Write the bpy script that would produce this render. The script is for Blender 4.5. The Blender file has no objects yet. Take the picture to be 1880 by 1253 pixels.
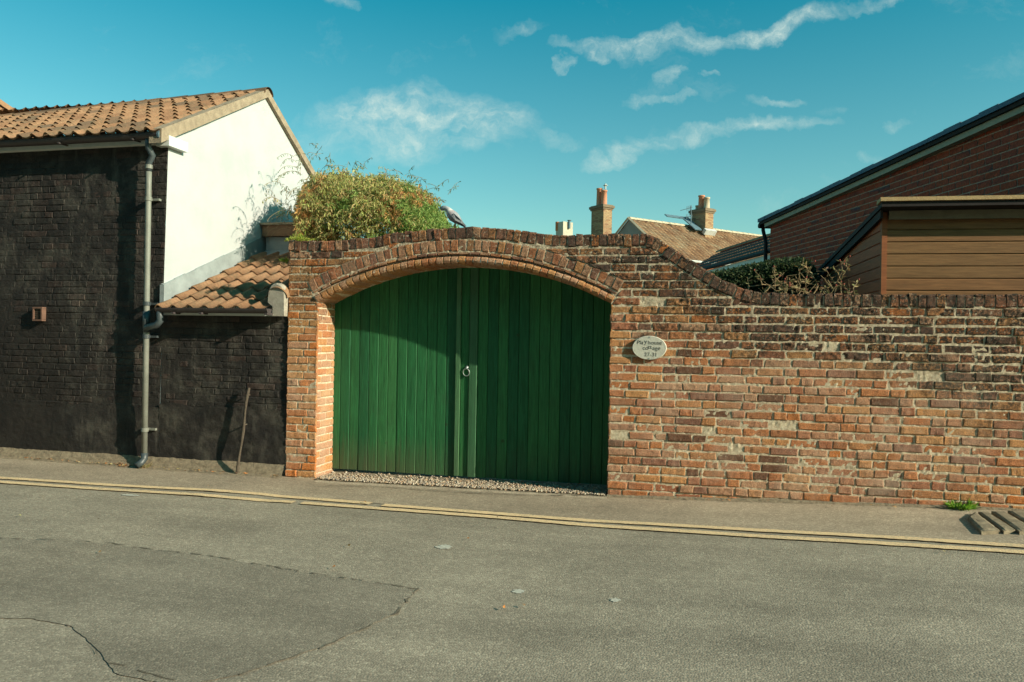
import bpy, bmesh, math, random
from mathutils import Vector, Matrix, noise
random.seed(7)
R = math.radians
scene = bpy.context.scene
# ---------------------------------------------------------------- camera
FPX = 1430.0; YAW = R(13.7); ROLL = math.atan(.0175); CD = 6.976; CH = 1.40
cam_d = bpy.data.cameras.new('camera'); cam = bpy.data.objects.new('camera', cam_d)
scene.collection.objects.link(cam); scene.camera = cam
cam_d.sensor_width = 36; cam_d.lens = FPX / 1880 * 36; cam_d.clip_start = .05; cam_d.clip_end = 2000
CM = Matrix.Rotation(YAW, 3, 'Z') @ Matrix.Rotation(math.pi/2, 3, 'X') @ Matrix.Rotation(ROLL, 3, 'Z')
CP = Vector((0, -CD, CH))
cam.matrix_world = Matrix.Translation(CP) @ CM.to_4x4()
# ---------------------------------------------------------------- light
SAZ = R(74.6); SEL = R(23.5)          # azimuth measured from the wall's outward normal
sdir = Vector((math.sin(SAZ)*math.cos(SEL), -math.cos(SAZ)*math.cos(SEL), math.sin(SEL)))
sun_d = bpy.data.lights.new('sun', 'SUN'); sun_d.energy = 5.0; sun_d.angle = R(.5); sun_d.color = (1, .86, .67)
sun = bpy.data.objects.new('sun', sun_d); scene.collection.objects.link(sun)
sun.rotation_euler = sdir.to_track_quat('Z', 'Y').to_euler()
scene.view_settings.view_transform = 'Standard'; scene.view_settings.look = 'None'
scene.view_settings.gamma = 1; scene.view_settings.use_curve_mapping = False
scene.view_settings.exposure = 0.50
scene.cycles.max_bounces = 6; scene.cycles.diffuse_bounces = 3; scene.cycles.transparent_max_bounces = 6
world = bpy.data.worlds.new('World'); scene.world = world; world.use_nodes = True

class NT:
    """tiny node-tree helper"""
    def __init__(s, nt): s.nt = nt; s.nt.nodes.clear()
    def n(s, t, **kw):
        nd = s.nt.nodes.new(t)
        for k, v in kw.items():
            if k.startswith('i_'):
                key = k[2:]; key = int(key) if key.isdigit() else key
                nd.inputs[key].default_value = v
            else: setattr(nd, k, v)
        return nd
    def l(s, a, b): s.nt.links.new(a, b)
    def put(s, sock, v):
        if isinstance(v, bpy.types.NodeSocket): s.l(v, sock)
        elif v is not None:
            if isinstance(v, (tuple, list)) and len(v) == 3 and sock.type == 'RGBA': v = (*v, 1)
            sock.default_value = v
    def math(s, op, a, b=None, c=None, clamp=False):
        m = s.n('ShaderNodeMath', operation=op, use_clamp=clamp)
        s.put(m.inputs[0], a)
        if b is not None: s.put(m.inputs[1], b)
        if c is not None: s.put(m.inputs[2], c)
        return m.outputs[0]
    def vmath(s, op, a, b=None):
        m = s.n('ShaderNodeVectorMath', operation=op); s.put(m.inputs[0], a)
        if b is not None: s.put(m.inputs[1], b)
        return m
    def mix(s, f, a, b, mode='MIX'):
        m = s.n('ShaderNodeMix', data_type='RGBA', blend_type=mode)
        s.put(m.inputs[0], f); s.put(m.inputs[6], a); s.put(m.inputs[7], b); return m.outputs[2]
    def ramp(s, f, stops, interp='LINEAR'):
        r = s.n('ShaderNodeValToRGB'); r.color_ramp.interpolation = interp
        e = r.color_ramp.elements
        while len(e) < len(stops): e.new(.5)
        for i, (p, c) in enumerate(stops):
            e[i].position = p
            e[i].color = (c, c, c, 1) if isinstance(c, (int, float)) else (*c, 1)
        s.put(r.inputs[0], f); return r.outputs[0]
    def noise(s, vec, scale, detail=4, rough=.6, dist=0):
        t = s.n('ShaderNodeTexNoise'); s.put(t.inputs['Vector'], vec)
        t.inputs['Scale'].default_value = scale; t.inputs['Detail'].default_value = detail
        t.inputs['Roughness'].default_value = rough; t.inputs['Distortion'].default_value = dist
        return t.outputs['Fac']
    def mapr(s, v, a, b, c=0., d=1.):
        m = s.n('ShaderNodeMapRange'); m.clamp = True
        s.put(m.inputs[0], v); m.inputs[1].default_value = a; m.inputs[2].default_value = b
        m.inputs[3].default_value = c; m.inputs[4].default_value = d; return m.outputs[0]

# world: physical sky, teal film tint, streaky clouds laid out in fixed world directions
w = NT(world.node_tree)
out = w.n('ShaderNodeOutputWorld'); bg = w.n('ShaderNodeBackground')
sky = w.n('ShaderNodeTexSky', sky_type='NISHITA'); sky.sun_disc = False
sky.sun_elevation = SEL; sky.sun_rotation = math.atan2(sdir.x, sdir.y); sky.air_density = 1.0; sky.dust_density = 1.2; sky.ozone_density = 1.5
tint = w.mix(1.0, sky.outputs[0], (0.13, 1.56, 1.38), 'MULTIPLY')
geo = w.n('ShaderNodeTexCoord'); dvec = geo.outputs['Generated']; spz = w.n('ShaderNodeSeparateXYZ'); w.l(dvec, spz.inputs[0])
tint = w.mix(w.mapr(spz.outputs[2], .40, .08, 0, 1), tint, w.mix(1., tint, (10.5, 1.25, 1.08), 'MULTIPLY'))
fw = Vector((-math.sin(YAW), math.cos(YAW), 0)); rt = Vector((math.cos(YAW), math.sin(YAW), 0))
df = w.vmath('DOT_PRODUCT', dvec, tuple(fw)).outputs['Value']
dr = w.vmath('DOT_PRODUCT', dvec, tuple(rt)).outputs['Value']
sp = w.n('ShaderNodeSeparateXYZ'); w.l(dvec, sp.inputs[0])
dfm = w.math('MAXIMUM', df, .05)
U = w.math('DIVIDE', dr, dfm); V = w.math('DIVIDE', sp.outputs[2], dfm)
cb = w.n('ShaderNodeCombineXYZ'); w.l(U, cb.inputs[0]); w.l(V, cb.inputs[1])
def cloud_uv(px, py):
    d = CM @ Vector(((px-940)/FPX, -(py-626.5)/FPX, -1)); f = d.dot(fw); return d.dot(rt)/f, d.z/f
wn = w.n('ShaderNodeTexNoise'); w.l(cb.outputs[0], wn.inputs['Vector']); wn.inputs['Scale'].default_value = 9; wn.inputs['Detail'].default_value = 6; wn.inputs['Roughness'].default_value = .6
wsub = w.vmath('SUBTRACT', wn.outputs['Color'], (.5, .5, .5))
wscl = w.n('ShaderNodeVectorMath', operation='SCALE'); w.l(wsub.outputs[0], wscl.inputs[0]); wscl.inputs['Scale'].default_value = .10
warp = w.vmath('ADD', cb.outputs[0], wscl.outputs[0]).outputs[0]
# (x0,y0,x1,y1,half-width px, strength)
streaks = [(1075,92,1300,66,20,.95),(1300,66,1530,32,18,.95),(1080,100,1120,108,10,.8),(1560,18,1680,-6,10,.55),
    (615,210,870,205,46,1.0),(680,250,940,225,42,.9),(860,215,975,208,14,.6),(560,250,700,262,26,.45),(980,240,1060,262,12,.35),
    (1085,300,1180,258,16,.8),(1180,246,1320,243,14,.75),(1320,238,1500,234,13,.8),(1380,190,1470,186,8,.5),(1225,145,1250,140,9,.6),
    (1160,165,1210,176,10,.55),(1220,178,1270,177,7,.55),(1510,212,1545,208,6,.35),(1570,280,1620,275,8,.4),(1620,225,1665,223,8,.35),
    (925,68,985,58,10,.4),(1020,118,1040,118,7,.5),(790,145,815,155,10,.3),(610,4,650,4,12,.5),(1280,132,1300,130,5,.4),(1010,92,1050,88,8,.4),(540,215,560,230,14,.3)]
tot = None
spv = w.n('ShaderNodeSeparateXYZ'); w.l(warp, spv.inputs[0])
for (x0, y0, x1, y1, hw, st) in streaks:
    a = cloud_uv(x0, y0); b = cloud_uv(x1, y1)
    cx, cy = (a[0]+b[0])/2, (a[1]+b[1])/2; dx, dy = b[0]-a[0], b[1]-a[1]; L = math.hypot(dx, dy)
    c_, s_ = dx/L, dy/L; hl = L/2 + hw/FPX*.6; hh = hw/FPX
    ux = w.math('SUBTRACT', spv.outputs[0], cx); uy = w.math('SUBTRACT', spv.outputs[1], cy)
    p = w.math('ADD', w.math('MULTIPLY', ux, c_/hl), w.math('MULTIPLY', uy, s_/hl))
    q = w.math('ADD', w.math('MULTIPLY', ux, -s_/hh), w.math('MULTIPLY', uy, c_/hh))
    r2 = w.math('ADD', w.math('POWER', w.math('ABSOLUTE', p), 3.0), w.math('MULTIPLY', q, q))
    g = w.math('MULTIPLY', w.math('SUBTRACT', 1.0, w.math('MULTIPLY', r2, .5), clamp=True), st)
    tot = g if tot is None else w.math('MAXIMUM', tot, g)
mpn = w.n('ShaderNodeMapping'); w.l(warp, mpn.inputs[0]); mpn.inputs['Scale'].default_value = (1, 2.0, 1); mpn.inputs['Rotation'].default_value = (0, 0, -.12)
n1 = w.noise(mpn.outputs[0], 16, 8, .62)
cl = w.math('MULTIPLY', tot, w.mapr(n1, .24, .82))
n2 = w.noise(warp, 55, 6, .7); cl = w.math('MULTIPLY', cl, w.mapr(n2, .3, .65, .3, 1.)); wisp = w.math('MULTIPLY', w.mapr(w.noise(mpn.outputs[0], 5, 8, .7), .56, .8), .16)
cl = w.math('MULTIPLY', w.math('POWER', w.mapr(w.math('ADD', cl, wisp), .0, .78), 1.1), .95)
skyc = w.mix(cl, tint, (8.0, 9.4, 8.4))
w.l(skyc, bg.inputs[0]); bg.inputs[1].default_value = .066
w.l(bg.outputs[0], out.inputs[0])

# ---------------------------------------------------------------- helpers
def ray(px, py): return CM @ Vector(((px-940)/FPX, -(py-626.5)/FPX, -1))
def onY(px, py, Y=0.): r = ray(px, py); return CP + r*((Y-CP.y)/r.y)
def onX(px, py, X): r = ray(px, py); return CP + r*((X-CP.x)/r.x)
def onZ(px, py, z): r = ray(px, py); return CP + r*((z-CP.z)/r.z)
def atD(px, py, d): return CP + ray(px, py)*d
def interp(pts, x):
    if x <= pts[0][0]: return pts[0][1]
    for (a, b), (c, d) in zip(pts, pts[1:]):
        if x <= c:
            t = (x-a)/(c-a); return b + (d-b)*t
    return pts[-1][1]
GP = [(-40,.10),(-9,.05),(-7.5,.035),(-6.1,.03),(-5.2,.02),(-4.2,.02),(-3.6,.0),(-.8,.02),(.96,.08),(2.5,.124),(5,.15),(40,.15)]
def g(x, y=0.): return interp(GP, x) - .012*min(1, max(0, (-y-1.2)))
def onG(px, py, dz=0.):
    z = .03
    for _ in range(6): p = onZ(px, py, z+dz); z = g(p.x, p.y)
    return onZ(px, py, z+dz)
def rnd(a, b): return random.uniform(a, b)
def nz(x, y, z, s=1.): return noise.noise(Vector((x*s, y*s, z*s)))

class MB:
    def __init__(s): s.v = []; s.f = []; s.c = []; s.mi = []
    def add(s, p, c=(.5, .5, .5)): s.v.append(tuple(p)); s.c.append(c); return len(s.v)-1
    def face(s, *i, m=0): s.f.append(i); s.mi.append(m)
    def quad(s, a, b, c, d, col=(.5, .5, .5), m=0):
        i = [s.add(p, col) for p in (a, b, c, d)]; s.face(*i, m=m)
    def grid(s, fn, nu, nv, col=(.5, .5, .5), m=0, closeu=False):
        base = len(s.v)
        for j in range(nv+1):
            for i in range(nu+1):
                p = fn(i/nu, j/nv)
                s.add(p, col(i/nu, j/nv) if callable(col) else col)
        for j in range(nv):
            for i in range(nu):
                a = base+j*(nu+1)+i; s.face(a, a+1, a+nu+2, a+nu+1, m=m)
    def box(s, lo, hi, col=(.5, .5, .5), fr=None, m=0):
        """axis box, or box in frame fr=(origin, U, V, W)"""
        P = []
        for z in (lo[2], hi[2]):
            for y in (lo[1], hi[1]):
                for x in (lo[0], hi[0]):
                    P.append(fr[0]+fr[1]*x+fr[2]*y+fr[3]*z if fr else Vector((x, y, z)))
        i = [s.add(p, col) for p in P]
        for q in ((0,2,3,1),(4,5,7,6),(0,1,5,4),(2,6,7,3),(0,4,6,2),(1,3,7,5)): s.face(*[i[k] for k in q], m=m)
    def tube(s, pts, rad, n=8, col=(.5, .5, .5), m=0, caps=True):
        pts = [Vector(p) for p in pts]
        rr = rad if isinstance(rad, (list, tuple)) else [rad]*len(pts)
        rings = []
        t0 = (pts[1]-pts[0]).normalized()
        up = Vector((0, 0, 1)) if abs(t0.z) < .9 else Vector((1, 0, 0))
        a = t0.cross(up).normalized(); b = t0.cross(a)
        for k, p in enumerate(pts):
            t = (pts[min(k+1, len(pts)-1)]-pts[max(k-1, 0)]).normalized()
            a = (a - t*a.dot(t)).normalized(); b = t.cross(a)
            rings.append([s.add(p+(a*math.cos(2*math.pi*i/n)+b*math.sin(2*math.pi*i/n))*rr[k], col) for i in range(n)])
        for r0, r1 in zip(rings, rings[1:]):
            for i in range(n): s.face(r0[i], r0[(i+1) % n], r1[(i+1) % n], r1[i], m=m)
        if caps: s.face(*rings[0][::-1], m=m); s.face(*rings[-1], m=m)
    def build(s, name, mats, parent=None, smooth=False):
        me = bpy.data.meshes.new(name); me.from_pydata(s.v, [], s.f)
        if not isinstance(mats, (list, tuple)): mats = [mats]
        for m in mats: me.materials.append(m)
        if len(mats) > 1: me.polygons.foreach_set('material_index', s.mi)
        at = me.color_attributes.new('col', 'FLOAT_COLOR', 'POINT')
        fl = []
        for c in s.c: fl += [c[0], c[1], c[2], 1.]
        at.data.foreach_set('color', fl)
        if smooth: me.polygons.foreach_set('use_smooth', [True]*len(me.polygons))
        me.update(); me.validate()
        o = bpy.data.objects.new(name, me); scene.collection.objects.link(o)
        if parent is not None:
            o.parent = parent
            # vertices are in world metres, so undo the chain of parent locations
            off = Vector((0, 0, 0)); q = parent
            while q is not None: off += q.location; q = q.parent
            o.location = -off
        return o
def tag(o, label=None, cat=None, group=None, kind=None):
    if label: o['label'] = label
    if cat: o['category'] = cat
    if group: o['group'] = group
    if kind: o['kind'] = kind
    return o
def thing(name, label, cat, loc, group=None):
    o = bpy.data.objects.new(name, None); scene.collection.objects.link(o); o.location = loc
    o.empty_display_size = .2
    return tag(o, label, cat, group)

# ---------------------------------------------------------------- materials
def mat(name, fn):
    m = bpy.data.materials.new(name); m.use_nodes = True; t = NT(m.node_tree)
    o = t.n('ShaderNodeOutputMaterial'); b = t.n('ShaderNodeBsdfPrincipled'); t.l(b.outputs[0], o.inputs[0])
    b.inputs['Roughness'].default_value = .9; b.inputs['Specular IOR Level'].default_value = .25
    fn(t, b); return m
def att(t):
    a = t.n('ShaderNodeAttribute', attribute_name='col'); s = t.n('ShaderNodeSeparateColor'); t.l(a.outputs['Color'], s.inputs[0])
    return s.outputs[0], s.outputs[1], s.outputs[2]
def oc(t): return t.n('ShaderNodeTexCoord').outputs['Object']
def bump(t, b, h, dist, strength=1.):
    n = t.n('ShaderNodeBump'); n.inputs['Strength'].default_value = strength; n.inputs['Distance'].default_value = dist
    t.l(h, n.inputs['Height']); t.l(n.outputs[0], b.inputs['Normal'])

def plain(name, col, rough=.7, nscale=20, var=.25, bmp=.002, metal=0., spec=.3):
    def f(t, b):
        n = t.noise(oc(t), nscale, 6, .65)
        c = t.mix(1., (*col,), t.ramp(n, [(.25, 1-var), (.75, 1+var)]), 'MULTIPLY')
        t.put(b.inputs['Base Color'], c); b.inputs['Roughness'].default_value = rough; b.inputs['Metallic'].default_value = metal
        b.inputs['Specular IOR Level'].default_value = spec
        if bmp: bump(t, b, t.noise(oc(t), nscale*4, 4, .7), bmp)
    return mat(name, f)

def m_brick(t, b):
    r, d, e = att(t); co = oc(t)
    base = t.ramp(r, [(0, (.36,.15,.07)), (.2, (.54,.27,.11)), (.4, (.49,.20,.085)), (.55, (.36,.14,.075)), (.7, (.50,.28,.165)), (.82, (.30,.14,.09)), (.92, (.10,.06,.045)), (1, (.58,.20,.055))])
    sp_ = t.n('ShaderNodeSeparateXYZ'); t.l(co, sp_.inputs[0]); X, Z = sp_.outputs[0], sp_.outputs[2]
    fine = t.noise(co, 90, 6, .75); mid = t.noise(co, 22, 5, .7); big = t.noise(co, 1.6, 5, .6, .4)
    c = t.mix(1., base, t.ramp(fine, [(.32, .50), (.68, 1.45)]), 'MULTIPLY')
    c = t.mix(t.mapr(mid, .55, .75, 0, .45), c, (.50,.33,.22))
    # green-black lichen staining on the weathered upper courses
    edge = t.math('ADD', Z, t.math('MULTIPLY', t.math('SUBTRACT', big, .5), 1.7))
    lo = t.math('ADD', t.mapr(X, -.8, 2.3, 1.60, .88), 0.)
    st = t.math('SUBTRACT', edge, lo); st = t.mapr(st, -.15, .25)
    speck = t.mapr(t.noise(co, 42, 8, .8), .43, .54)
    st = t.math('MULTIPLY', st, t.math('ADD', t.math('MULTIPLY', speck, .68), .30))
    st = t.math('MULTIPLY', st, t.mapr(t.noise(co, 5, 3, .6), .35, .52, .45, 1))
    st = t.math('MULTIPLY', st, t.mapr(e, 0, 1, 1, .35)); st = t.math('MULTIPLY', t.math('MULTIPLY', st, t.mapr(X, -1.6, -.6, .68, 1.)), 1.25, clamp=True); c = t.mix(st, c, (.036,.028,.019))
    wl = t.math('MULTIPLY', t.mapr(t.noise(co, 38, 6, .8), .57, .64), t.mapr(Z, 1.1, 2.1, .25, .9))
    c = t.mix(wl, c, (.62,.56,.44))
    # pale lime bloom on the lower right
    bl = t.math('MULTIPLY', t.mapr(t.noise(co, 2.2, 5, .6), .46, .66), t.mapr(Z, 1.35, .9, 0, .45))
    c = t.mix(bl, c, (.56,.42,.31))
    c = t.mix(t.mapr(d, 0, 1, 0, .85), c, (.075,.05,.04))
    t.put(b.inputs['Base Color'], c)
    bump(t, b, t.math('ADD', fine, t.math('MULTIPLY', t.noise(co, 260, 3, .7), .5)), .011, 1.)
M = {}
M['brick'] = mat('old_brick', m_brick)
def m_mortar(t, b):
    co = oc(t); n = t.noise(co, 45, 6, .75); big = t.noise(co, 3, 5, .6)
    sp_ = t.n('ShaderNodeSeparateXYZ'); t.l(co, sp_.inputs[0]); Z = sp_.outputs[2]
    c = t.ramp(n, [(.3, (.36,.28,.18)), (.5, (.60,.50,.35)), (.7, (.80,.72,.55))])
    st = t.math('MULTIPLY', t.mapr(Z, 1.3, 2.3, 0, .75), t.mapr(t.noise(co, 50, 6, .8), .46, .6))
    c = t.mix(st, c, (.06,.05,.035))
    c = t.mix(t.mapr(big, .5, .7, 0, .35), c, (.14,.10,.07))
    t.put(b.inputs['Base Color'], c); bump(t, b, t.noise(co, 130, 5, .75), .006)
M['mortar'] = mat('lime_mortar', m_mortar)
def m_black(t, b):
    r, d, e = att(t); co = oc(t)
    sp_ = t.n('ShaderNodeSeparateXYZ'); t.l(co, sp_.inputs[0]); X, Z = sp_.outputs[0], sp_.outputs[2]
    n = t.noise(co, 3.0, 6, .65); f = t.noise(co, 60, 5, .7)
    c = t.ramp(n, [(.3, (.013,.012,.012)), (.5, (.029,.026,.023)), (.7, (.078,.072,.059))])
    c = t.mix(t.mapr(r, .75, 1, 0, .4), c, (.085,.05,.04))
    c = t.mix(1., c, t.ramp(f, [(.3, .7), (.7, 1.35)]), 'MULTIPLY')
    drip = t.n('ShaderNodeMapping'); t.l(co, drip.inputs[0]); drip.inputs['Scale'].default_value = (1, 1, .18)
    c = t.mix(t.mapr(t.noise(drip.outputs[0], 9, 4, .6), .56, .72, 0, .4), c, (.13,.12,.10))
    # darker tone on the far left, stronger low down, and flaked spots of bare brick
    dk = t.math('MULTIPLY', t.mapr(t.math('ADD', X, t.math('MULTIPLY', n, .25)), -6.45, -6.6), t.mapr(Z, 1.75, 1.55, .25, .8))
    c = t.mix(dk, c, (.02,.017,.015))
    fl = t.math('MULTIPLY', t.mapr(t.noise(co, 30, 5, .8), .70, .73), t.mapr(t.noise(co, 1.3, 2, .5), .5, .6))
    c = t.mix(fl, c, (.34,.30,.22))
    t.put(b.inputs['Base Color'], c); b.inputs['Roughness'].default_value = .75
    bump(t, b, t.math('ADD', t.math('MULTIPLY', t.noise(co, 14, 4, .6), 1.5), t.math('MULTIPLY', t.noise(co, 110, 5, .7), .5)), .008)
M['black'] = mat('black_painted_brick', m_black)
def m_white(t, b):
    co = oc(t); n = t.noise(co, 2.2, 6, .6); f = t.noise(co, 160, 4, .7)
    c = t.ramp(n, [(.3, (.44,.475,.475)), (.6, (.495,.53,.53))])
    t.put(b.inputs['Base Color'], c); bump(t, b, t.math('ADD', f, t.noise(co, 20, 4, .6)), .004)
M['render'] = mat('white_render', m_white)
M['flash'] = plain('grey_painted_flashing', (.27,.31,.31), .8, 5, .25, .004)
def m_tile(t, b):
    r, d, e = att(t); co = oc(t)
    base = t.ramp(r, [(0, (.18,.098,.056)), (.35, (.27,.148,.08)), (.6, (.33,.19,.105)), (.8, (.20,.12,.07)), (1, (.13,.09,.06))])
    c = t.mix(1., base, t.ramp(t.noise(co, 40, 6, .7), [(.3, .72), (.7, 1.25)]), 'MULTIPLY')
    c = t.mix(t.mapr(t.noise(co, 9, 6, .75), .5, .68, 0, .75), c, (.12,.10,.06))
    c = t.mix(t.mapr(t.noise(co, 33, 5, .8), .62, .70, 0, .6), c, (.42,.38,.27))
    t.put(b.inputs['Base Color'], c); bump(t, b, t.noise(co, 120, 5, .7), .004)
M['tile'] = mat('clay_pantile', m_tile)
def m_tilefar(t, b):
    r, d, e = att(t); co = oc(t)
    base = t.ramp(r, [(0, (.19,.10,.055)), (.4, (.29,.165,.09)), (.7, (.37,.215,.115)), (.9, (.22,.13,.08)), (1, (.38,.27,.16))])
    c = t.mix(t.mapr(t.noise(co, .8, 5, .7), .45, .7, 0, .5), base, (.34,.28,.18))
    t.put(b.inputs['Base Color'], c)
M['tile_far'] = mat('weathered_tile', m_tilefar)
M['verge'] = plain('verge_mortar', (.31,.25,.175), .95, 12, .35, .006)
M['cement'] = plain('cement', (.36,.33,.27), .95, 16, .35, .008)
M['fascia'] = plain('white_fascia_paint', (.62,.66,.62), .6, 8, .1, .001)
M['gutter'] = plain('dark_gutter', (.055,.045,.045), .5, 12, .3, .001, spec=.5)
M['pipe'] = plain('grey_pipe', (.20,.21,.18), .5, 6, .25, .001, spec=.4)
M['pipe_dark'] = plain('dark_pipe', (.05,.065,.07), .45, 12, .3, .001, spec=.5)
M['rust'] = plain('rusty_iron', (.085,.068,.05), .85, 30, .4, .003)
M['terracotta'] = plain('terracotta', (.15,.085,.06), .85, 12, .3, .003)
M['pot'] = plain('chimney_pot_clay', (.55,.24,.14), .85, 3, .25, .003)
M['cream'] = plain('cream_brick', (.50,.42,.28), .9, 4, .25, .003)
M['paleren'] = plain('pale_far_render', (.46,.42,.33), .9, 2, .2, 0)
M['greyren'] = plain('grey_gable_render', (.27,.26,.23), .9, 2, .2, 0)
M['redwall'] = plain('orange_brick_far', (.45,.16,.07), .9, 3, .25, 0)
M['lead'] = plain('lead_flashing', (.10,.17,.21), .6, 6, .3, .001)
M['leadw'] = plain('pale_lead_flashing', (.50,.52,.50), .7, 6, .2, .001)
M['sign'] = plain('stone_sign', (.60,.59,.50), .8, 30, .16, .003)
M['ink'] = plain('sign_ink', (.05,.06,.06), .7, 20, .2, 0)
M['iron'] = plain('galvanised_iron', (.30,.36,.34), .45, 30, .2, .001, .5, .5)
M['slate'] = plain('blue_roof_tile', (.045,.10,.16), .6, 6, .3, .004)
M['barge'] = plain('dark_barge_board', (.018,.015,.015), .8, 8, .3, .001)
M['soffit'] = plain('cream_soffit', (.30,.28,.20), .7, 6, .12, .001)
M['felt'] = plain('tan_roof_felt', (.42,.30,.15), .9, 20, .2, .003)  # plain tan felt for the strip along the shed roof edge
M['dry'] = plain('dry_stem', (.30,.22,.12), .9, 30, .3, .001)
def m_attcol(t, b):
    a = t.n('ShaderNodeAttribute', attribute_name='col')
    t.put(b.inputs['Base Color'], t.mix(1., a.outputs['Color'], t.ramp(t.noise(oc(t), 60, 3, .6), [(.3, .8), (.7, 1.2)]), 'MULTIPLY'))
M['att'] = mat('mixed_tone', m_attcol)
def m_leaf(t, b):
    a = t.n('ShaderNodeAttribute', attribute_name='col'); t.l(a.outputs['Color'], b.inputs['Base Color'])
    b.inputs['Roughness'].default_value = .6
    tr = t.n('ShaderNodeBsdfTranslucent'); t.l(a.outputs['Color'], tr.inputs[0])
    mx = t.n('ShaderNodeMixShader'); mx.inputs[0].default_value = .38
    t.l(b.outputs[0], mx.inputs[1]); t.l(tr.outputs[0], mx.inputs[2])
    o = [n for n in t.nt.nodes if n.type == 'OUTPUT_MATERIAL'][0]; t.l(mx.outputs[0], o.inputs[0])
M['leaf'] = mat('leaf', m_leaf)
def m_gate(t, b):
    r, d, e = att(t); co = oc(t)
    sp_ = t.n('ShaderNodeSeparateXYZ'); t.l(co, sp_.inputs[0]); Z = sp_.outputs[2]; X = sp_.outputs[0]
    mp = t.n('ShaderNodeMapping'); t.l(co, mp.inputs[0]); mp.inputs['Scale'].default_value = (14, 14, .8)
    off = t.n('ShaderNodeCombineXYZ'); t.l(t.math('MULTIPLY', r, 37.), off.inputs[2]); t.l(off.outputs[0], mp.inputs['Location'])
    gr = t.noise(mp.outputs[0], 5, 6, .7, .6)
    c = t.ramp(r, [(0, (.010,.078,.036)), (.35, (.018,.122,.046)), (.65, (.034,.165,.054)), (1, (.065,.19,.08))])
    c = t.mix(1., c, t.ramp(gr, [(.3, .62), (.7, 1.35)]), 'MULTIPLY')
    c = t.mix(t.mapr(t.noise(co, 3, 5, .7), .55, .75, 0, .45), c, (.035,.10,.045))
    kn = t.n('ShaderNodeTexVoronoi'); kn.inputs['Scale'].default_value = 3.3; t.l(co, kn.inputs['Vector'])
    c = t.mix(t.mapr(kn.outputs['Distance'], .075, .035, 0, .7), c, (.035,.05,.022))
    low = t.math('ADD', Z, t.math('MULTIPLY', t.math('SUBTRACT', t.noise(mp.outputs[0], 3, 4, .6), .5), .5))
    wr = t.math('MULTIPLY', t.mapr(low, .42, .06, 0, .6), t.mapr(X, -2.2, -2.9, .35, 1))
    c = t.mix(wr, c, (.11,.10,.055))
    c = t.mix(t.math('MULTIPLY', d, .33), c, (.10,.17,.10))
    t.put(b.inputs['Base Color'], c); b.inputs['Roughness'].default_value = .6
    bump(t, b, gr, .0035)
M['gate'] = mat('green_stained_timber', m_gate)
def m_wood(t, b):
    r, d, e = att(t); co = oc(t)
    mp = t.n('ShaderNodeMapping'); t.l(co, mp.inputs[0]); mp.inputs['Scale'].default_value = (1, 1, 14)
    gr = t.noise(mp.outputs[0], 4, 6, .65, .3)
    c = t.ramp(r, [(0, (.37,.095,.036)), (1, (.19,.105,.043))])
    c = t.mix(1., c, t.ramp(gr, [(.3, .7), (.7, 1.25)]), 'MULTIPLY')
    t.put(b.inputs['Base Color'], c); bump(t, b, gr, .002); b.inputs['Roughness'].default_value = .7
M['wood'] = mat('brown_shed_board', m_wood)
def m_hbrick(t, b):
    r, d, e = att(t); co = oc(t)
    c = t.ramp(r, [(0, (.23,.045,.022)), (.3, (.33,.065,.03)), (.6, (.28,.06,.035)), (.85, (.19,.045,.03)), (.95, (.06,.055,.07)), (1, (.38,.16,.08))])
    c = t.mix(1., c, t.ramp(t.noise(co, 30, 5, .7), [(.3, .75), (.7, 1.25)]), 'MULTIPLY')
    t.put(b.inputs['Base Color'], c); bump(t, b, t.noise(co, 60, 4, .7), .004)
M['hbrick'] = mat('red_house_brick', m_hbrick)
M['hmortar'] = plain('house_mortar', (.42,.29,.22), .9, 12, .3, .003)
def asphalt(name, tone, cover=.0, dk=.5):
    def f(t, b):
        co = oc(t); fine = t.noise(co, 150, 4, .8); mid = t.noise(co, 50, 4, .7); big = t.noise(co, .9, 6, .6)
        vo = t.n('ShaderNodeTexVoronoi'); vo.inputs['Scale'].default_value = 95; t.l(co, vo.inputs['Vector'])
        ag = t.n('ShaderNodeSeparateColor'); t.l(vo.outputs['Color'], ag.inputs[0])
        c = t.ramp(ag.outputs[0], [(0, tuple(x*dk for x in tone)), (.5, tone), (.9, tuple(x*1.3 for x in tone)), (1, tuple(x*1.6 for x in tone))])
        c = t.mix(1., c, t.ramp(fine, [(.3, .86), (.7, 1.12)]), 'MULTIPLY')
        c = t.mix(1., c, t.ramp(big, [(.3, .84), (.7, 1.14)]), 'MULTIPLY')
        c = t.mix(1., c, t.ramp(t.noise(co, 6, 5, .65), [(.3, .9), (.7, 1.08)]), 'MULTIPLY')
        mp = t.n('ShaderNodeMapping'); t.l(co, mp.inputs[0]); mp.inputs['Scale'].default_value = (.25, 1.6, 1)
        c = t.mix(1., c, t.ramp(t.noise(mp.outputs[0], 1.4, 4, .6), [(.35, .84), (.65, 1.1)]), 'MULTIPLY')
        c = t.mix(t.mapr(t.noise(co, 1.7, 6, .75), .60, .72, 0, .35), c, tuple(x*.62 for x in tone))
        t.put(b.inputs['Base Color'], c); b.inputs['Roughness'].default_value = .85
        h = t.math('ADD', t.math('MULTIPLY', vo.outputs['Distance'], -1.1), t.math('MULTIPLY', mid, .6))
        bump(t, b, h, .0035, .6)
    return mat(name, f)
M['road'] = asphalt('worn_asphalt', (.28,.245,.185), dk=.82)
M['patch'] = asphalt('patched_asphalt', (.228,.20,.152), dk=.88)
M['pave'] = asphalt('pale_asphalt_margin', (.33,.27,.195), dk=.8)
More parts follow.
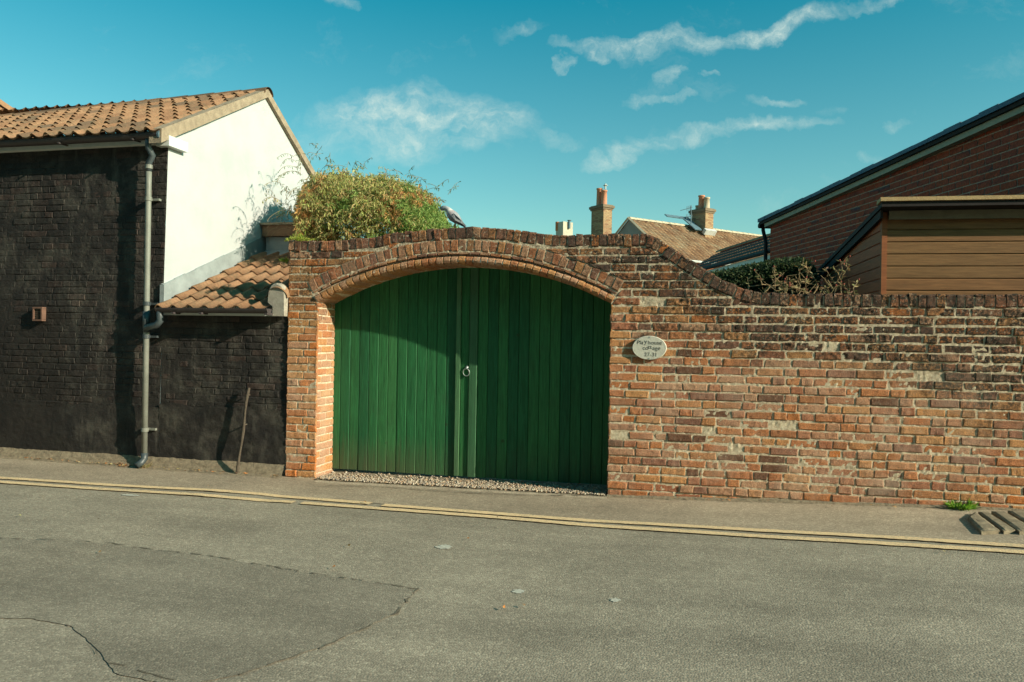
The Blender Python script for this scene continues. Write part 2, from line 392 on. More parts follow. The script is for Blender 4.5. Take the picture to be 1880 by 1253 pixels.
def m_line(t, b):
    co = oc(t); n = t.noise(co, 55, 6, .8)
    wr = t.mapr(n, .46, .60, 0, .85); wr = t.math('MULTIPLY', wr, t.mapr(t.noise(co, 4, 3, .6), .35, .6, .3, 1))
    c = t.mix(wr, (.78,.57,.32), (.34,.285,.20))
    t.put(b.inputs['Base Color'], c); bump(t, b, t.noise(co, 120, 4, .8), .004)
M['line'] = mat('yellow_road_paint', m_line)
M['white_paint'] = plain('white_spot_paint', (.46,.45,.38), .8, 60, .3, .002)
M['concrete'] = plain('concrete_edge', (.36,.30,.22), .95, 14, .3, .006)
M['slab'] = plain('slab_stone', (.24,.20,.135), .95, 18, .4, .006)
M['dirt'] = plain('dirt', (.25,.205,.14), 1., 30, .45, .012)
M['crack'] = plain('dark_joint', (.15,.13,.095), 1., 40, .4, .004)

# ---------------------------------------------------------------- brick builder
def brick(mb, q, N, col, nu=7, nv=3, rough=.003, rnd_edge=.006, depth=.022, proud=0., erode=0.):
    """q: four corners (bl, br, tr, tl); N outward normal. One brick with soft arrises, pitted face and sides."""
    bl, br, tr, tl = q; N = Vector(N)
    us = [-1, 0, .035] + [k/nu for k in range(1, nu)] + [.965, 1, 2]
    vs = [-1, 0, .12] + [k/nv for k in range(1, nv)] + [.88, 1, 2]
    base = len(mb.v); sd = random.random()*50
    jit = [(rnd(-.006, .006), rnd(-.004, .004)) for _ in range(4)]
    Ux = (br-bl).normalized(); Vx = (tl-bl).normalized()
    for v in vs:
        vv = min(1, max(0, v))
        for u in us:
            uu = min(1, max(0, u))
            p = (bl*(1-uu)+br*uu)*(1-vv) + (tl*(1-uu)+tr*uu)*vv
            jx = (jit[0][0]*(1-uu)+jit[1][0]*uu)*(1-vv)+(jit[3][0]*(1-uu)+jit[2][0]*uu)*vv
            jz = (jit[0][1]*(1-uu)+jit[1][1]*uu)*(1-vv)+(jit[3][1]*(1-uu)+jit[2][1]*uu)*vv
            p = p + Ux*jx + Vx*jz
            n1 = nz(p.x*28+sd, p.y*28, p.z*28); n2 = nz(p.x*11+sd, p.y*11, p.z*11+sd)
            h = proud + rough*(n1*1.2+n2)
            if erode: h = max(-.0045+.002*n1, h-erode*max(0, .35+n2*1.1+n1*.5))
            if u in (-1, 2) or v in (-1, 2): h = -depth
            elif u in (0, 1) or v in (0, 1):
                h -= rnd_edge*(1+.6*n1)
                p = p + Ux*(n1*.005) + Vx*(n2*.004)
            mb.add(p+N*h, col)
    W_ = len(us)
    for j in range(len(vs)-1):
        for i in range(W_-1):
            a = base+j*W_+i; mb.face(a, a+1, a+W_+1, a+W_)

# main wall outline -------------------------------------------------
TP = [(-4.0,2.363),(-3.58,2.347),(-3.07,2.387),(-2.79,2.425),(-2.46,2.45),(-2.086,2.459),(-1.72,2.432),(-1.487,2.393),(-1.21,2.374),(-.91,2.375),
      (-.46,2.368),(-.36,2.318),(-.192,2.192),(-.005,2.067),(.18,1.957),(.362,1.882),(.497,1.854),(.717,1.845),(2.48,1.841),(6.2,1.85)]
def T(x):
    return (interp(TP, x-.04)+interp(TP, x)*2+interp(TP, x+.04))/4 + .004*nz(x*6, 0, 3)
ACX = -2.2335; AH = 1.4385; ARZ = 1.745; AR = 3.017; ACZ = 2.11-AR; ATH = math.asin(AH/AR)
XL = -3.99; XR = 6.2; COP = .115; RING = .235
def solid(x, z):
    if x < XL or x > XR: return False
    if z > T(x)-COP/max(.55, math.cos(math.atan((T(x+.05)-T(x-.05))/.1))): return False
    dx = x-ACX; r = math.hypot(dx, z-ACZ); a = abs(math.atan2(dx, z-ACZ))
    if abs(dx) < AH and z < ARZ: return False
    if r < AR+RING and a < ATH+.004: return False
    return True
def edge(x, z, s):
    """walk from x (solid at mid) in direction s to the boundary at height z"""
    st = .006
    if solid(x-s*.01, z):
        for k in range(60):
            if not solid(x+s*st*k-s*.01, z): return x+s*st*(k-1)-s*.004
        return x
    for k in range(60):
        if solid(x-s*st*k, z): return x-s*st*k-s*.004
    return x
def brick_tone(x, z):
    """random tone plus weathering for a brick at x,z: (tone, soot, _), erosion"""
    r = random.random()
    tone = random.choice([.05,.2,.25,.4,.4,.45,.55,.6,.68,.72,.8])+rnd(-.06, .06)
    soot_shade = 0; er = 0
    up = 1 if z > interp([(-4, 1.9), (-.8, 1.75), (2.6, 1.2)], x) else 0
    if random.random() < (.10 if up else .035): tone = .93
    if up and random.random() < .10: soot_shade = rnd(.6, 1)  # some upper bricks coloured dark in place of deep shadowed holes
    if random.random() < (.5 if up else .12): er = rnd(.006, .018)
    if er and random.random() < .4: tone = rnd(.97, 1)
    if x < -3.6 and z < 2.2: tone = random.choice([.2, .22, .4, .68, 1., .3]) ; er *= .5
    return (tone, soot_shade, 0), er

wall = thing('brick_wall', 'old red brick wall with arched gateway and curved coping of bricks on edge', 'wall', (0, .15, 0))
mb = MB(); ch = .0745; gap = .011
z = -.057; k = 0
while z < 2.5:
    zm = z+ch/2
    # find solid intervals at mid height
    x = XL+.005; ints = []; inside = False
    while x < XR:
        s = solid(x, zm)
        if s and not inside: a0 = x; inside = True
        if not s and inside: ints.append((a0, x)); inside = False
        x += .01
    if inside: ints.append((a0, XR))
    for (a0, b0) in ints:
        if b0-a0 < .05: continue
        aL = edge(a0, z+gap/2, -1); aH = edge(a0, z+ch-gap/2, -1); bL = edge(b0, z+gap/2, 1); bH = edge(b0, z+ch-gap/2, 1)
        pos = a0; first = True; flem = k % 2
        while pos < b0-.02:
            if k < 1: ln = rnd(.10, .24)
            elif flem: ln = .226 if random.random() < .85 else .113
            else: ln = .113 if random.random() < .8 else .226
            flem = (not flem) if random.random() < .8 else flem
            if first: ln = (.226, .113, .17)[k % 3]; first = False
            ln += rnd(-.007, .007)
            nxt = pos+ln
            if b0-nxt < .07: nxt = b0
            xl0, xl1 = (aL, aH) if pos == a0 else (pos+gap/2, pos+gap/2)
            xr0, xr1 = (bL, bH) if nxt == b0 else (nxt-gap/2, nxt-gap/2)
            if xr0-xl0 > .02 or xr1-xl1 > .02:
                xr0 = max(xr0, xl0+.012); xr1 = max(xr1, xl1+.012)
                sag = lambda xx: .006*nz(xx*.9, zm*.8, 5)+.003*nz(xx*5, zm*4, 9)
                gz = g((xl0+xr0)/2)
                if z+ch > gz-.02 and xl0 < 5.9:
                    col, er = brick_tone(pos, zm)
                    b0z, t0z = z+gap/2, z+ch-gap/2
                    q = (Vector((xl0, 0, b0z+sag(xl0))), Vector((xr0, 0, b0z+sag(xr0))), Vector((xr1, 0, t0z+sag(xr1))), Vector((xl1, 0, t0z+sag(xl1))))
                    pr = rnd(-.004, .004)
                    if zm < .2: pr += .004
                    if random.random() < .012 and zm > .5: pr = -.014     # a missing / hollow brick face
                    ln_ = xr0-xl0
                    up_ = zm > interp([(-4, 1.9), (-.8, 1.5), (2.6, 1.1)], pos)
                    brick(mb, q, (0, -1, 0), col, nu=(12 if up_ else 8) if ln_ > .15 else 6, nv=5 if up_ else 3, rough=.0062 if up_ else (.0032 if not er else .0045), proud=pr, erode=er)
            pos = nxt
    z += ch; k += 1
# reveals of the gateway (left one faces the sun)
for sx, xx in ((1, ACX-AH), (-1, ACX+AH)):
    z = -.02; k = 0
    while z < ARZ-.01:
        top = min(z+ch-gap/2, ARZ+.0)
        cuts = [0.0, .112, .32, .41] if k % 2 else [0.0, .22, .41]
        for c0, c1 in zip(cuts, cuts[1:]):
            ya, yb = c0+(.004 if c0 == 0 else gap/2), c1-gap/2
            q = (Vector((xx, ya, z+gap/2)), Vector((xx, yb, z+gap/2)), Vector((xx, yb, top)), Vector((xx, ya, top)))
            if sx < 0: q = (q[1], q[0], q[3], q[2])
            brick(mb, q, (sx, 0, 0), (random.choice([.2, .4, .68, .7, .25]), 0, 0), nu=4, nv=3, rough=.0015, depth=.016, proud=rnd(-.001, .002))
        z += ch; k += 1
# left end of the pier
z = -.02
while z < 2.24:
    q = (Vector((XL, .30, z+gap/2)), Vector((XL, .005, z+gap/2)), Vector((XL, .005, z+ch-gap/2)), Vector((XL, .30, z+ch-gap/2)))
    brick(mb, q, (-1, 0, 0), (random.choice([.2, .4, .7]), 0, 0), nu=4, nv=2, depth=.016)
    z += ch
mb.build('brickwork', M['brick'], wall)
# arch: rounded brick moulding, thin tile course, voussoirs
def apt(r, a, y): return Vector((ACX+r*math.sin(a), y, ACZ+r*math.cos(a)))
mb = MB()
prof = [(.004, .42), (.0, .16), (.0, .05), (.004, .012), (.016, -.012), (.036, -.022), (.058, -.018), (.072, -.002), (.078, .03)]
n = 42
for i in range(n):
    a0 = -ATH+2*ATH*i/n; a1 = -ATH+2*ATH*(i+1)/n; col = (random.choice([.2, .42, .68, .7, .25, .22]), .2 if random.random() < .1 else 0, 1)
    dr_ = rnd(-.002, .003); sd = rnd(0, 9); ga = .0035/AR
    rows = []
    aa = [a0+ga*.4, a0+ga, a0+ga*2.5, (a0*2+a1)/3, (a0+2*a1)/3, a1-ga*2.5, a1-ga, a1-ga*.4]
    for j, a in enumerate(aa):
        sh = .016 if j in (0, 7) else (.0035 if j in (1, 6) else 0)
        row = []
        for (pr_, py_) in prof:
            nn = nz(a*60, pr_*60, sd)*.003
            cyr, cyy = .04, .03
            dx_, dy_ = pr_-cyr, py_-cyy
            L_ = math.hypot(dx_, dy_) or 1
            row.append(mb.add(apt(AR+pr_-dx_/L_*sh+dr_+nn, a, py_-(dy_/L_*sh if py_ < .05 else 0)+nn), col))
        rows.append(row)
    for r0, r1 in zip(rows, rows[1:]):
        for q in range(len(prof)-1): mb.face(r0[q], r0[q+1], r1[q+1], r1[q])
for (r0, r1, w_, pr) in ((.094, .117, .10, .0), (.124, RING-.003, .074, .0)):
    n = int(2*ATH*(AR+r0)/w_)
    for i in range(n):
        a0 = -ATH+2*ATH*i/n; a1 = -ATH+2*ATH*(i+1)/n; ga = .005/AR
        tone = random.choice([.5, .7, .72, .45, .25, .82, .66])
        e_ = rnd(.004, .012) if random.random() < .5 else 0
        q = (apt(AR+r0, a0+ga, 0), apt(AR+r0, a1-ga, 0), apt(AR+r1, a1-ga, 0), apt(AR+r1, a0+ga, 0))
        brick(mb, q, (0, -1, 0), (tone, .4 if random.random() < .12 else 0, .7), nu=3, nv=4 if r1-r0 > .05 else 1, proud=pr+rnd(-.003, .003), erode=e_, depth=.03, rough=.004)
mb.build('arch', M['brick'], wall)
# coping: bricks laid on edge along the curved top
mb = MB()
arc = [(XL-.01, T(XL))]; x = XL
pts = []; L = 0
x = XL-.012; px_, pz_ = x, T(x)
pts.append((0, px_, pz_))
while x < 6.0:
    x += .01; zz = T(x); L += math.hypot(x-px_, zz-pz_); pts.append((L, x, zz)); px_, pz_ = x, zz
def at_len(s):
    i = min(len(pts)-2, max(0, int(s/L*(len(pts)-1))))
    while i > 0 and pts[i][0] > s: i -= 1
    while i < len(pts)-2 and pts[i+1][0] < s: i += 1
    t = (s-pts[i][0])/(pts[i+1][0]-pts[i][0]); t = max(0, min(1, t))
    return Vector((pts[i][1]*(1-t)+pts[i+1][1]*t, 0, pts[i][2]*(1-t)+pts[i+1][2]*t))
def nrm(s):
    d = at_len(min(L, s+.05))-at_len(max(0, s-.05)); d.normalize(); return Vector((-d.z, 0, d.x))
s = 0
while s < L-.09:
    wd = random.choice([.070, .073, .078, .068, .105 if random.random() < .15 else .072])
    a, b_ = at_len(s), at_len(s+wd); na, nb = nrm(s), nrm(s+wd); j = rnd(-.007, .004)
    a = a+na*j; b_ = b_+nb*(j+rnd(-.004, .004)); tg = (b_-a).normalized()*.0045
    tone = random.choice([.55, .8, .45, .7, .3, .93, 1., .6, .82])
    col = (tone, rnd(.3, .9) if random.random() < .4 else 0, 0); er = rnd(.004, .015) if random.random() < .6 else 0
    q = (a-na*(COP-.006)+tg, b_-nb*(COP-.006)-tg, b_-tg, a+tg)
    brick(mb, q, (0, -1, 0), col, nu=3, nv=5, rough=.005, proud=rnd(-.002, .008), erode=er, depth=.03, rnd_edge=.009)
    yb = .425
    q = (a+tg, b_-tg, b_-tg+Vector((0, yb, 0)), a+tg+Vector((0, yb, 0)))
    brick(mb, tuple(p+Vector((0, .003, 0)) for p in q), na, col, nu=2, nv=4, rough=.004, depth=.02, rnd_edge=.008, proud=-.002)
    s += wd
mb.build('coping', M['brick'], wall)
# mortar body
mb = MB()
def bot(x):
    dx = x-ACX
    if abs(dx) < AH: return ACZ+math.sqrt((AR+.105)**2-dx*dx)
    return -.2
def col_sheet(y, amp, flip=False, thick=False):
    xs = []
    x = XL+.008
    while x < 6.1:
        xs.append(x); x += .02
    for e in (ACX-AH-.008, ACX-AH+.0, ACX+AH, ACX+AH+.008): xs.append(e)
    xs = sorted(xs)
    for xa, xb in zip(xs, xs[1:]):
        xm = (xa+xb)/2; inside = abs(xm-ACX) < AH
        ba = (ACZ+math.sqrt(max(0, (AR+.105)**2-(xa-ACX)**2))) if inside else -.2
        bb = (ACZ+math.sqrt(max(0, (AR+.105)**2-(xb-ACX)**2))) if inside else -.2
        ta, tb = T(xa)-.022, T(xb)-.022; nn = 14 if inside else 90
        if y > .1: nn = 1
        prev = None
        for q in range(nn+1):
            f = q/nn; za, zb = ba+(ta-ba)*f, bb+(tb-bb)*f
            yo = y-.0014*min(1, max(0, (1.5-za)*2.5)) if y < .1 else y
            cur = [mb.add((X_, yo+amp*(nz(X_*30, 1, Z_*30)+.6*nz(X_*70, 2, Z_*70)), Z_)) for X_, Z_ in ((xa, za), (xb, zb))]
            if prev: mb.face(prev[0], prev[1], cur[1], cur[0])
            prev = cur
        if y < .1:   # top, closing to the back
            mb.quad((xa, y, ta), (xb, y, tb), (xb, .425, tb), (xa, .425, ta))
col_sheet(.0068, .0045)
col_sheet(.425, 0)
for xx in (XL+.008, ACX-AH-.006, ACX+AH+.006):
    mb.quad((xx, .007, -.2), (xx, .425, -.2), (xx, .425, T(xx)-.02 if xx < -3.8 else ARZ+.1), (xx, .007, T(xx)-.02 if xx < -3.8 else ARZ+.1))
# soffit and groove backing (radial strip)
mb.grid(lambda u, v: apt(AR+.004+.004*nz(u*200, v*3, 0), -ATH+2*ATH*u, .03+.39*v), 90, 2)
mb.grid(lambda u, v: apt(AR+.07+.06*v, -ATH+2*ATH*u, .036), 90, 1)
mb.build('mortar', M['mortar'], wall)

# ---------------------------------------------------------------- gate
gate = thing('double_gate', 'pair of arched green vertical-board gates set back in the brick archway', 'gate', (ACX, .3, .05))
GY = .378
def leaf(xs, name, raised=()):
    b = MB()
    for i, (xa, xb) in enumerate(zip(xs, xs[1:])):
        pr = .0 + rnd(-.0025, .0025); tone = rnd(.2, .72); d = 0
        zb = .056+rnd(-.003, .003)
        if i in raised: pr = .016; d = 1.
        def top(x_): return ACZ+math.sqrt((AR-.0)**2-(x_-ACX)**2)+.015
        y0 = GY-pr; a, c_ = xa+.0016, xb-.0016; ch_ = .0045
        ns = 10
        prs = [(a, y0+.02), (a, y0+ch_), (a+ch_, y0), ((a+c_)/2, y0-.0008), (c_-ch_, y0), (c_, y0+ch_), (c_, y0+.02)]
        rows = []
        bow = rnd(-.002, .002)
        for q in range(ns+1):
            row = []
            for (X_, Y_) in prs:
                tz = top(X_); Z_ = zb+(tz-zb)*q/ns
                row.append(b.add((X_, Y_+bow*math.sin(q/ns*3.1), Z_), (tone, d, 0)))
            rows.append(row)
        for r0, r1 in zip(rows, rows[1:]):
            for q in range(len(prs)-1): b.face(r0[q], r0[q+1], r1[q+1], r1[q])
        b.face(*rows[0][::-1]); b.face(*rows[-1])
        b.quad((xa-.001, GY+.019, zb+.004), (xb+.001, GY+.019, zb+.004), (xb+.001, GY+.019, top(xb)), (xa-.001, GY+.019, top(xa)), (.0, 0, 0))
        b.quad((xb+.001, GY+.034, zb+.004), (xa-.001, GY+.034, zb+.004), (xa-.001, GY+.034, top(xa)), (xb+.001, GY+.034, top(xb)), (.0, 0, 0))
    return b.build(name, M['gate'], gate)
xs = [-3.70+i*(1.345/13) for i in range(14)]
ll = leaf(xs, 'gate_leaf')
xs2 = [-2.311, -2.223, -2.138] + [-2.138+(i+1)*(1.343/13) for i in range(13)]
rl = leaf(xs2, 'gate_leaf', (1,))
# meeting stile on the left leaf
b = MB(); b.box((-2.354, GY-.022, .062), (-2.313, GY+.018, 2.125), (.95, 1, 0)); b.build('meeting_strip', M['gate'], ll)
for lf, (xa, xb) in ((ll, (-3.64, -2.38)), (rl, (-2.28, -.83))):
    for zz in (.35, 1.05, 1.62):
        b = MB(); b.box((xa, GY+.036, zz), (xb, GY+.075, zz+.12), (.4, 0, 0)); b.build('ledge_rail', M['gate'], lf)
hx = onY(856, 684, GY-.02)
b = MB(); b.tube([(hx.x+.036*math.sin(t_*math.pi/9)*.9, GY-.022-.004*math.cos(t_*math.pi/9), hx.z+.036*math.cos(t_*math.pi/9)) for t_ in range(19)], .0052, 8, caps=False)
b.build('ring_handle', M['iron'], rl, True)
b = MB(); b.tube([(hx.x+.003, GY, hx.z+.046), (hx.x+.003, GY-.010, hx.z+.046), (hx.x+.003, GY-.016, hx.z+.044), (hx.x+.003, GY-.03, hx.z+.038)], [.02, .019, .009, .006], 10)
b.build('handle_plate', M['iron'], rl, True)

# ---------------------------------------------------------------- name plaque
pc = onY(1192, 639, -.02)
pl = thing('name_plaque', 'oval pale stone plaque with black lettering fixed to the brick wall beside the gate', 'sign', (pc.x, 0, pc.z))
b = MB(); A_, B_ = .150, .106
rings = []
for (f, y) in ((1.0, .02), (1.0, -.012), (.985, -.019), (.955, -.0215), (.93, -.0205), (.6, -.0205), (.3, -.0205)):
    rings.append([b.add((pc.x+A_*f*math.cos(2*math.pi*i/56), y-.001, pc.z+B_*f*math.sin(2*math.pi*i/56))) for i in range(56)])
for r0, r1 in zip(rings, rings[1:]):
    for i in range(56): b.face(r0[i], r0[(i+1) % 56], r1[(i+1) % 56], r1[i])
b.face(*rings[-1][::-1])
plate = b.build('plaque_plate', M['sign'], pl, False)
def lettering(txt, cx, cz, size, raised=None):
    """text as flat letters standing 1 mm proud of the plaque"""
    cu = bpy.data.curves.new('lettering', 'FONT'); cu.body = txt; cu.size = size; cu.align_x = 'CENTER'; cu.extrude = .0006; cu.offset = -.0003
    cu.space_character = 1.02
    o = bpy.data.objects.new('lettering', cu); scene.collection.objects.link(o)
    bpy.context.view_layer.update()
    me = bpy.data.meshes.new_from_object(o); bpy.data.objects.remove(o)
    me.materials.append(M['ink'])
    o = bpy.data.objects.new('lettering', me); scene.collection.objects.link(o); o.parent = pl
    o.rotation_euler = (math.pi/2, 0, 0); o.location = (cx, -.0222, cz-.0); return o
lettering('Pla', -.080, .030, .050); lettering('house', .048, .030, .050); lettering('y', -.032, .037, .058)
lettering('co', -.032, -.018, .052); lettering('age', .062, -.018, .052); lettering('tt', .006, -.008, .052)
lettering('27-31', .014, -.075, .048)
for (dx, dz) in ((-.0, .092), (.0, -.0935)):
    b = MB(); b.tube([(pc.x+dx, -.021, pc.z+dz), (pc.x+dx, -.0245, pc.z+dz)], .0045, 10); b.build('fixing_screw', M['iron'], pl)

# ---------------------------------------------------------------- ground
def gsheet(name, xs, ys, dz, m, parent=None):
    b = MB(); idx = {}
    for j, y in enumerate(ys):
        for i, x in enumerate(xs): idx[i, j] = b.add((x, y, g(x, y)+dz))
    for j in range(len(ys)-1):
        for i in range(len(xs)-1): b.face(idx[i, j], idx[i+1, j], idx[i+1, j+1], idx[i, j+1])
    return b.build(name, m, parent, True)
def rng(a, b_, st): return [a+st*i for i in range(int((b_-a)/st)+1)]
tag(gsheet('ground', [-400, -120, -40]+rng(-30, 30, 2)+[40, 120, 400], [-300, -60, -20, -10, -4, 0, 4, 10, 40, 120, 500], -.06, M['dirt']), kind='structure')
tag(gsheet('road', rng(-30, 30, .5), [-14, -9, -6, -4, -3, -2, -1.5, -1, -.5, 0, .28, .6], 0, M['road']), kind='structure')
def poly_on_ground(name, pxs, dz, m, kind='structure', sub=6):
    """filled outline lying on the ground; ragged edge"""
    P = [onG(*p) for p in pxs]; q = []
    for a, c_ in zip(P, P[1:]+P[:1]):
        n_ = max(1, int((c_-a).length/.03))
        for i in range(n_):
            p = a.lerp(c_, i/n_); q.append(p+Vector((rnd(-1, 1), rnd(-1, 1), 0))*.005)
    bm = bmesh.new(); vs = [bm.verts.new((p.x, p.y, g(p.x, p.y)+dz)) for p in q]; bm.faces.new(vs)
    bmesh.ops.triangulate(bm, faces=bm.faces[:])
    me = bpy.data.meshes.new(name); bm.to_mesh(me); bm.free(); me.materials.append(m)
    o = bpy.data.objects.new(name, me); scene.collection.objects.link(o); o['kind'] = kind; return o
def strip(b, pxs, wd, dz, jit=.0):
    P = [onG(*p) for p in pxs]; q = []
    for a, c_ in zip(P, P[1:]):
        n_ = max(1, int((c_-a).length/.04))
        for i in range(n_): q.append(a.lerp(c_, i/n_))
    q.append(P[-1]); prev = None
    for i, p in enumerate(q):
        d = (q[min(i+1, len(q)-1)]-q[max(i-1, 0)]).normalized(); nn = Vector((-d.y, d.x, 0))
        w1 = wd/2*(1+jit*rnd(-1, 1)); w2 = wd/2*(1+jit*rnd(-1, 1))
        mid = p+nn*(jit*.012*nz(i*.9, 3, 1))
        cur = []
        for pp in (mid-nn*w1, mid+nn*w2): cur.append(b.add((pp.x, pp.y, g(pp.x, pp.y)+dz)))
        if prev and not (jit > 1 and nz(i*.35, wd*99, 2) > .12): b.face(prev[0], prev[1], cur[1], cur[0])
        prev = cur
# pale margin between yellow lines and walls
inner = [(-700,834),(-60,872),(0,879),(300,897.5),(480,909),(681,926),(940,947),(1180,962),(1400,976),(1640,989),(1880,1005),(2000,1012),(2600,1046)]
b = MB(); prev = None
IP = [onG(*p) for p in inner]
for i in range(330):
    x = -12+i*.06
    yy = interp([(p.x, p.y) for p in IP], x)+.03
    cur = [b.add((x, yy+(.0-yy)*f+(.01 if f == 1 else 0), g(x, yy*(1-f))+.004)) for f in (0, .5, 1)]
    if prev:
        for q in (0, 1): b.face(prev[q], cur[q], cur[q+1], prev[q+1])
    prev = cur
tag(b.build('road_margin', M['pave'], None, True), kind='structure')
b = MB()
strip(b, [(-700,834),(-60,872),(0,879),(300,897.5),(480,909),(681,926)], .088, .009, .10)
strip(b, [(703,929),(940,947),(1180,963),(1400,976),(1640,989),(1880,1005),(1990,1011),(2600,1046)], .088, .009, .10)
strip(b, [(-700,840),(-60,880),(0,886.5),(280,905),(420,915),(540,923.5)], .088, .009, .10)
strip(b, [(554,925),(850,947),(940,954),(1220,975),(1400,987),(1640,1001),(1880,1016),(1990,1022),(2600,1058)], .088, .009, .10)
tag(b.build('road_marking', M['line']), kind='structure')
poly_on_ground('road_patch', [(-60,985),(0,990),(200,999),(380,1022),(560,1053),(765,1083),(725,1128),(600,1186),(440,1240),(330,1262),(215,1240),(180,1195),(130,1150),(60,1138),(-60,1135)], .004, M['patch'])
b = MB()
strip(b, [(-20,989),(200,998),(380,1021),(560,1052),(690,1071),(768,1084)], .011, .0065, 1.4)
strip(b, [(768,1080),(728,1128),(600,1187),(440,1241)], .010, .0065, 1.4)
strip(b, [(120,1148),(160,1180),(190,1215),(320,1252)], .006, .0065, 1.4)
tag(b.build('road_crack', M['crack']), kind='structure')
for (px, py, rr) in ((815,1005,.050),(952,1087,.034),(1130,1103,.028),(240,910,.09),(1250,965,.03)):
    c_ = onG(px, py); b = MB(); n = 26
    ring = [b.add((c_.x+rr*(1+.9*nz(i*.8, px, 0))*math.cos(i*2*math.pi/n), c_.y+rr*(1.1 if rr < .08 else .35)*(1+1.*nz(i*.9, px, 4))*math.sin(i*2*math.pi/n), g(c_.x, c_.y)+.0035)) for i in range(n)]
    b.face(*ring)
    if px > 1200: continue
    tag(b.build('paint_spot', M['white_paint']), kind='structure')
# concrete sill in front of the gate, gravel behind it
b = MB()
def sill(u, v):
    x = -3.62+u*2.83; y0 = -.02-.10*v; return (x, y0+.01*nz(x*5, v, 0), g(x)+(.012 if 0 < v < 1 else -.01)+.004*nz(x*9, v*3, 1))
b.grid(sill, 90, 4); tag(b.build('gate_sill', M['concrete']), kind='structure')
b = MB(); strip(b, [(600,893),(700,896),(780,902),(860,907),(960,911),(1108,913)], .012, .014, .95); tag(b.build('sill_crack', M['crack']), kind='structure')
b = MB(); b.grid(lambda u, v: (-3.66+u*2.86, -.03+v*.62, g(-3.66+u*2.86)+.012+.02*v+.008*nz(u*60, v*9, 0)), 120, 14)
tag(b.build('gateway_ground', M['dirt']), kind='structure')
b = MB()
for i in range(3400):
    x = rnd(-3.64, -.82); y = -.02+abs(random.gauss(0, .16)); y = min(y, .55)
    if y < -.02: continue
    s_ = rnd(.006, .016); z0 = g(x)+.016+.02*(y+.03)/.62+rnd(0, .008)
    col = random.choice([(.45,.38,.28),(.36,.30,.22),(.30,.24,.18),(.52,.46,.36),(.40,.27,.17),(.24,.21,.18)])
    ax = [rnd(.7, 1.3) for _ in range(3)]; vs = []
    rot = Matrix.Rotation(rnd(0, 6), 3, 'Z') @ Matrix.Rotation(rnd(-.6, .6), 3, 'X')
    for d in ((1,0,0),(-1,0,0),(0,1,0),(0,-1,0),(0,0,.7),(0,0,-.7)):
        v = rot @ Vector((d[0]*ax[0], d[1]*ax[1], d[2]*ax[2]))*s_*rnd(.85, 1.1); vs.append(b.add((x+v.x, y+v.y, z0+v.z), col))
    for f in ((0,2,4),(2,1,4),(1,3,4),(3,0,4),(2,0,5),(1,2,5),(3,1,5),(0,3,5)): b.face(*[vs[q] for q in f])
tag(b.build('gravel', M['att'], None, True), 'loose mixed gravel lying along the foot of the green gates', 'gravel', kind='stuff')

# ---------------------------------------------------------------- left building
BX = -5.42     # gable plane
house = thing('black_and_white_building', 'black painted brick building with white rendered gable and red pantile roof', 'building', (-7.4, 1.9, 0))
def black_bricks(b, x0, x1f, z0, z1, y, course=.068, yend=None):
    z = z0; k = 0
    while z < z1-.02:
        x = x0+(k % 2)*.06; zt = min(z+course, z1); xe = x1f(z)
        while x < xe-.01:
            ln = random.choice([.21, .21, .105, .205])+rnd(-.006, .006); nx_ = min(x+ln, xe)
            if xe-nx_ < .04: nx_ = xe
            sg = .008*nz(x*.8, z, 2)
            q = (Vector((x+.003, y, z+.003+sg)), Vector((nx_-.003, y, z+.003+sg)), Vector((nx_-.003, y, zt-.003+sg)), Vector((x+.003, y, zt-.003+sg)))
            col = (random.random(), 0, 0)
            low = z < z0+.5 and nz(x*2, z*2, 8) > -.1
            brick(b, q, (0, -1, 0), col, nu=4, nv=2, rough=.004 if not low else .008, proud=rnd(-.0025, .0025)+.006*nz(x*1.5, z*1.5, 4), rnd_edge=.0045, depth=.008, erode=.006 if low else 0)
            x = nx_
        z += course; k += 1
def xg(z): return -5.46+.035*(z-1)/1.0*.5
b = MB(); black_bricks(b, -9.6, xg, .60, 3.40, .022)
b.grid(lambda u, v: (-9.6+u*(xg(v*2.8+.6)+.003+9.6), .0255+.003*nz(u*100, 0, v*60), .58+v*2.84), 160, 60)
b.grid(lambda u, v: (-9.6+u*(9.6-5.455), .006+.014*nz(u*10, 1, v*1.5)+.003*nz(u*50, 2, v*12)+.012*v, .125+.006*nz(u*30, 0, 0)+v*.52), 200, 16, (.3, 0, 0))
fwl = b.build('front_wall', M['black'], house)
# gable wall: side face, apex at y=1.91
YA = 1.80
def zroof(y): return 3.50+y*.52 if y < YA else 3.50+YA*.52-(y-YA)*.61
b = MB()
ys = [.0262, .4, .8, 1.2, 1.6, YA, 2.3, 2.8, 3.3, 3.9]
for ya, yb in zip(ys, ys[1:]):
    for zi in range(8):
        f0, f1 = zi/8, (zi+1)/8
        P = []
        for (yy, f) in ((ya, f0), (yb, f0), (yb, f1), (ya, f1)):
            zz = .1+(zroof(yy)-.1)*f; P.append((xg(zz)+.004, yy, zz))
        b.quad(*P)
b.quad((xg(.1)+.004, 3.9, .1), (-9.6, 3.9, .1), (-9.6, 3.9, zroof(3.9)), (xg(3)+.004, 3.9, zroof(3.9)))
b.build('gable_wall', M['render'], house)
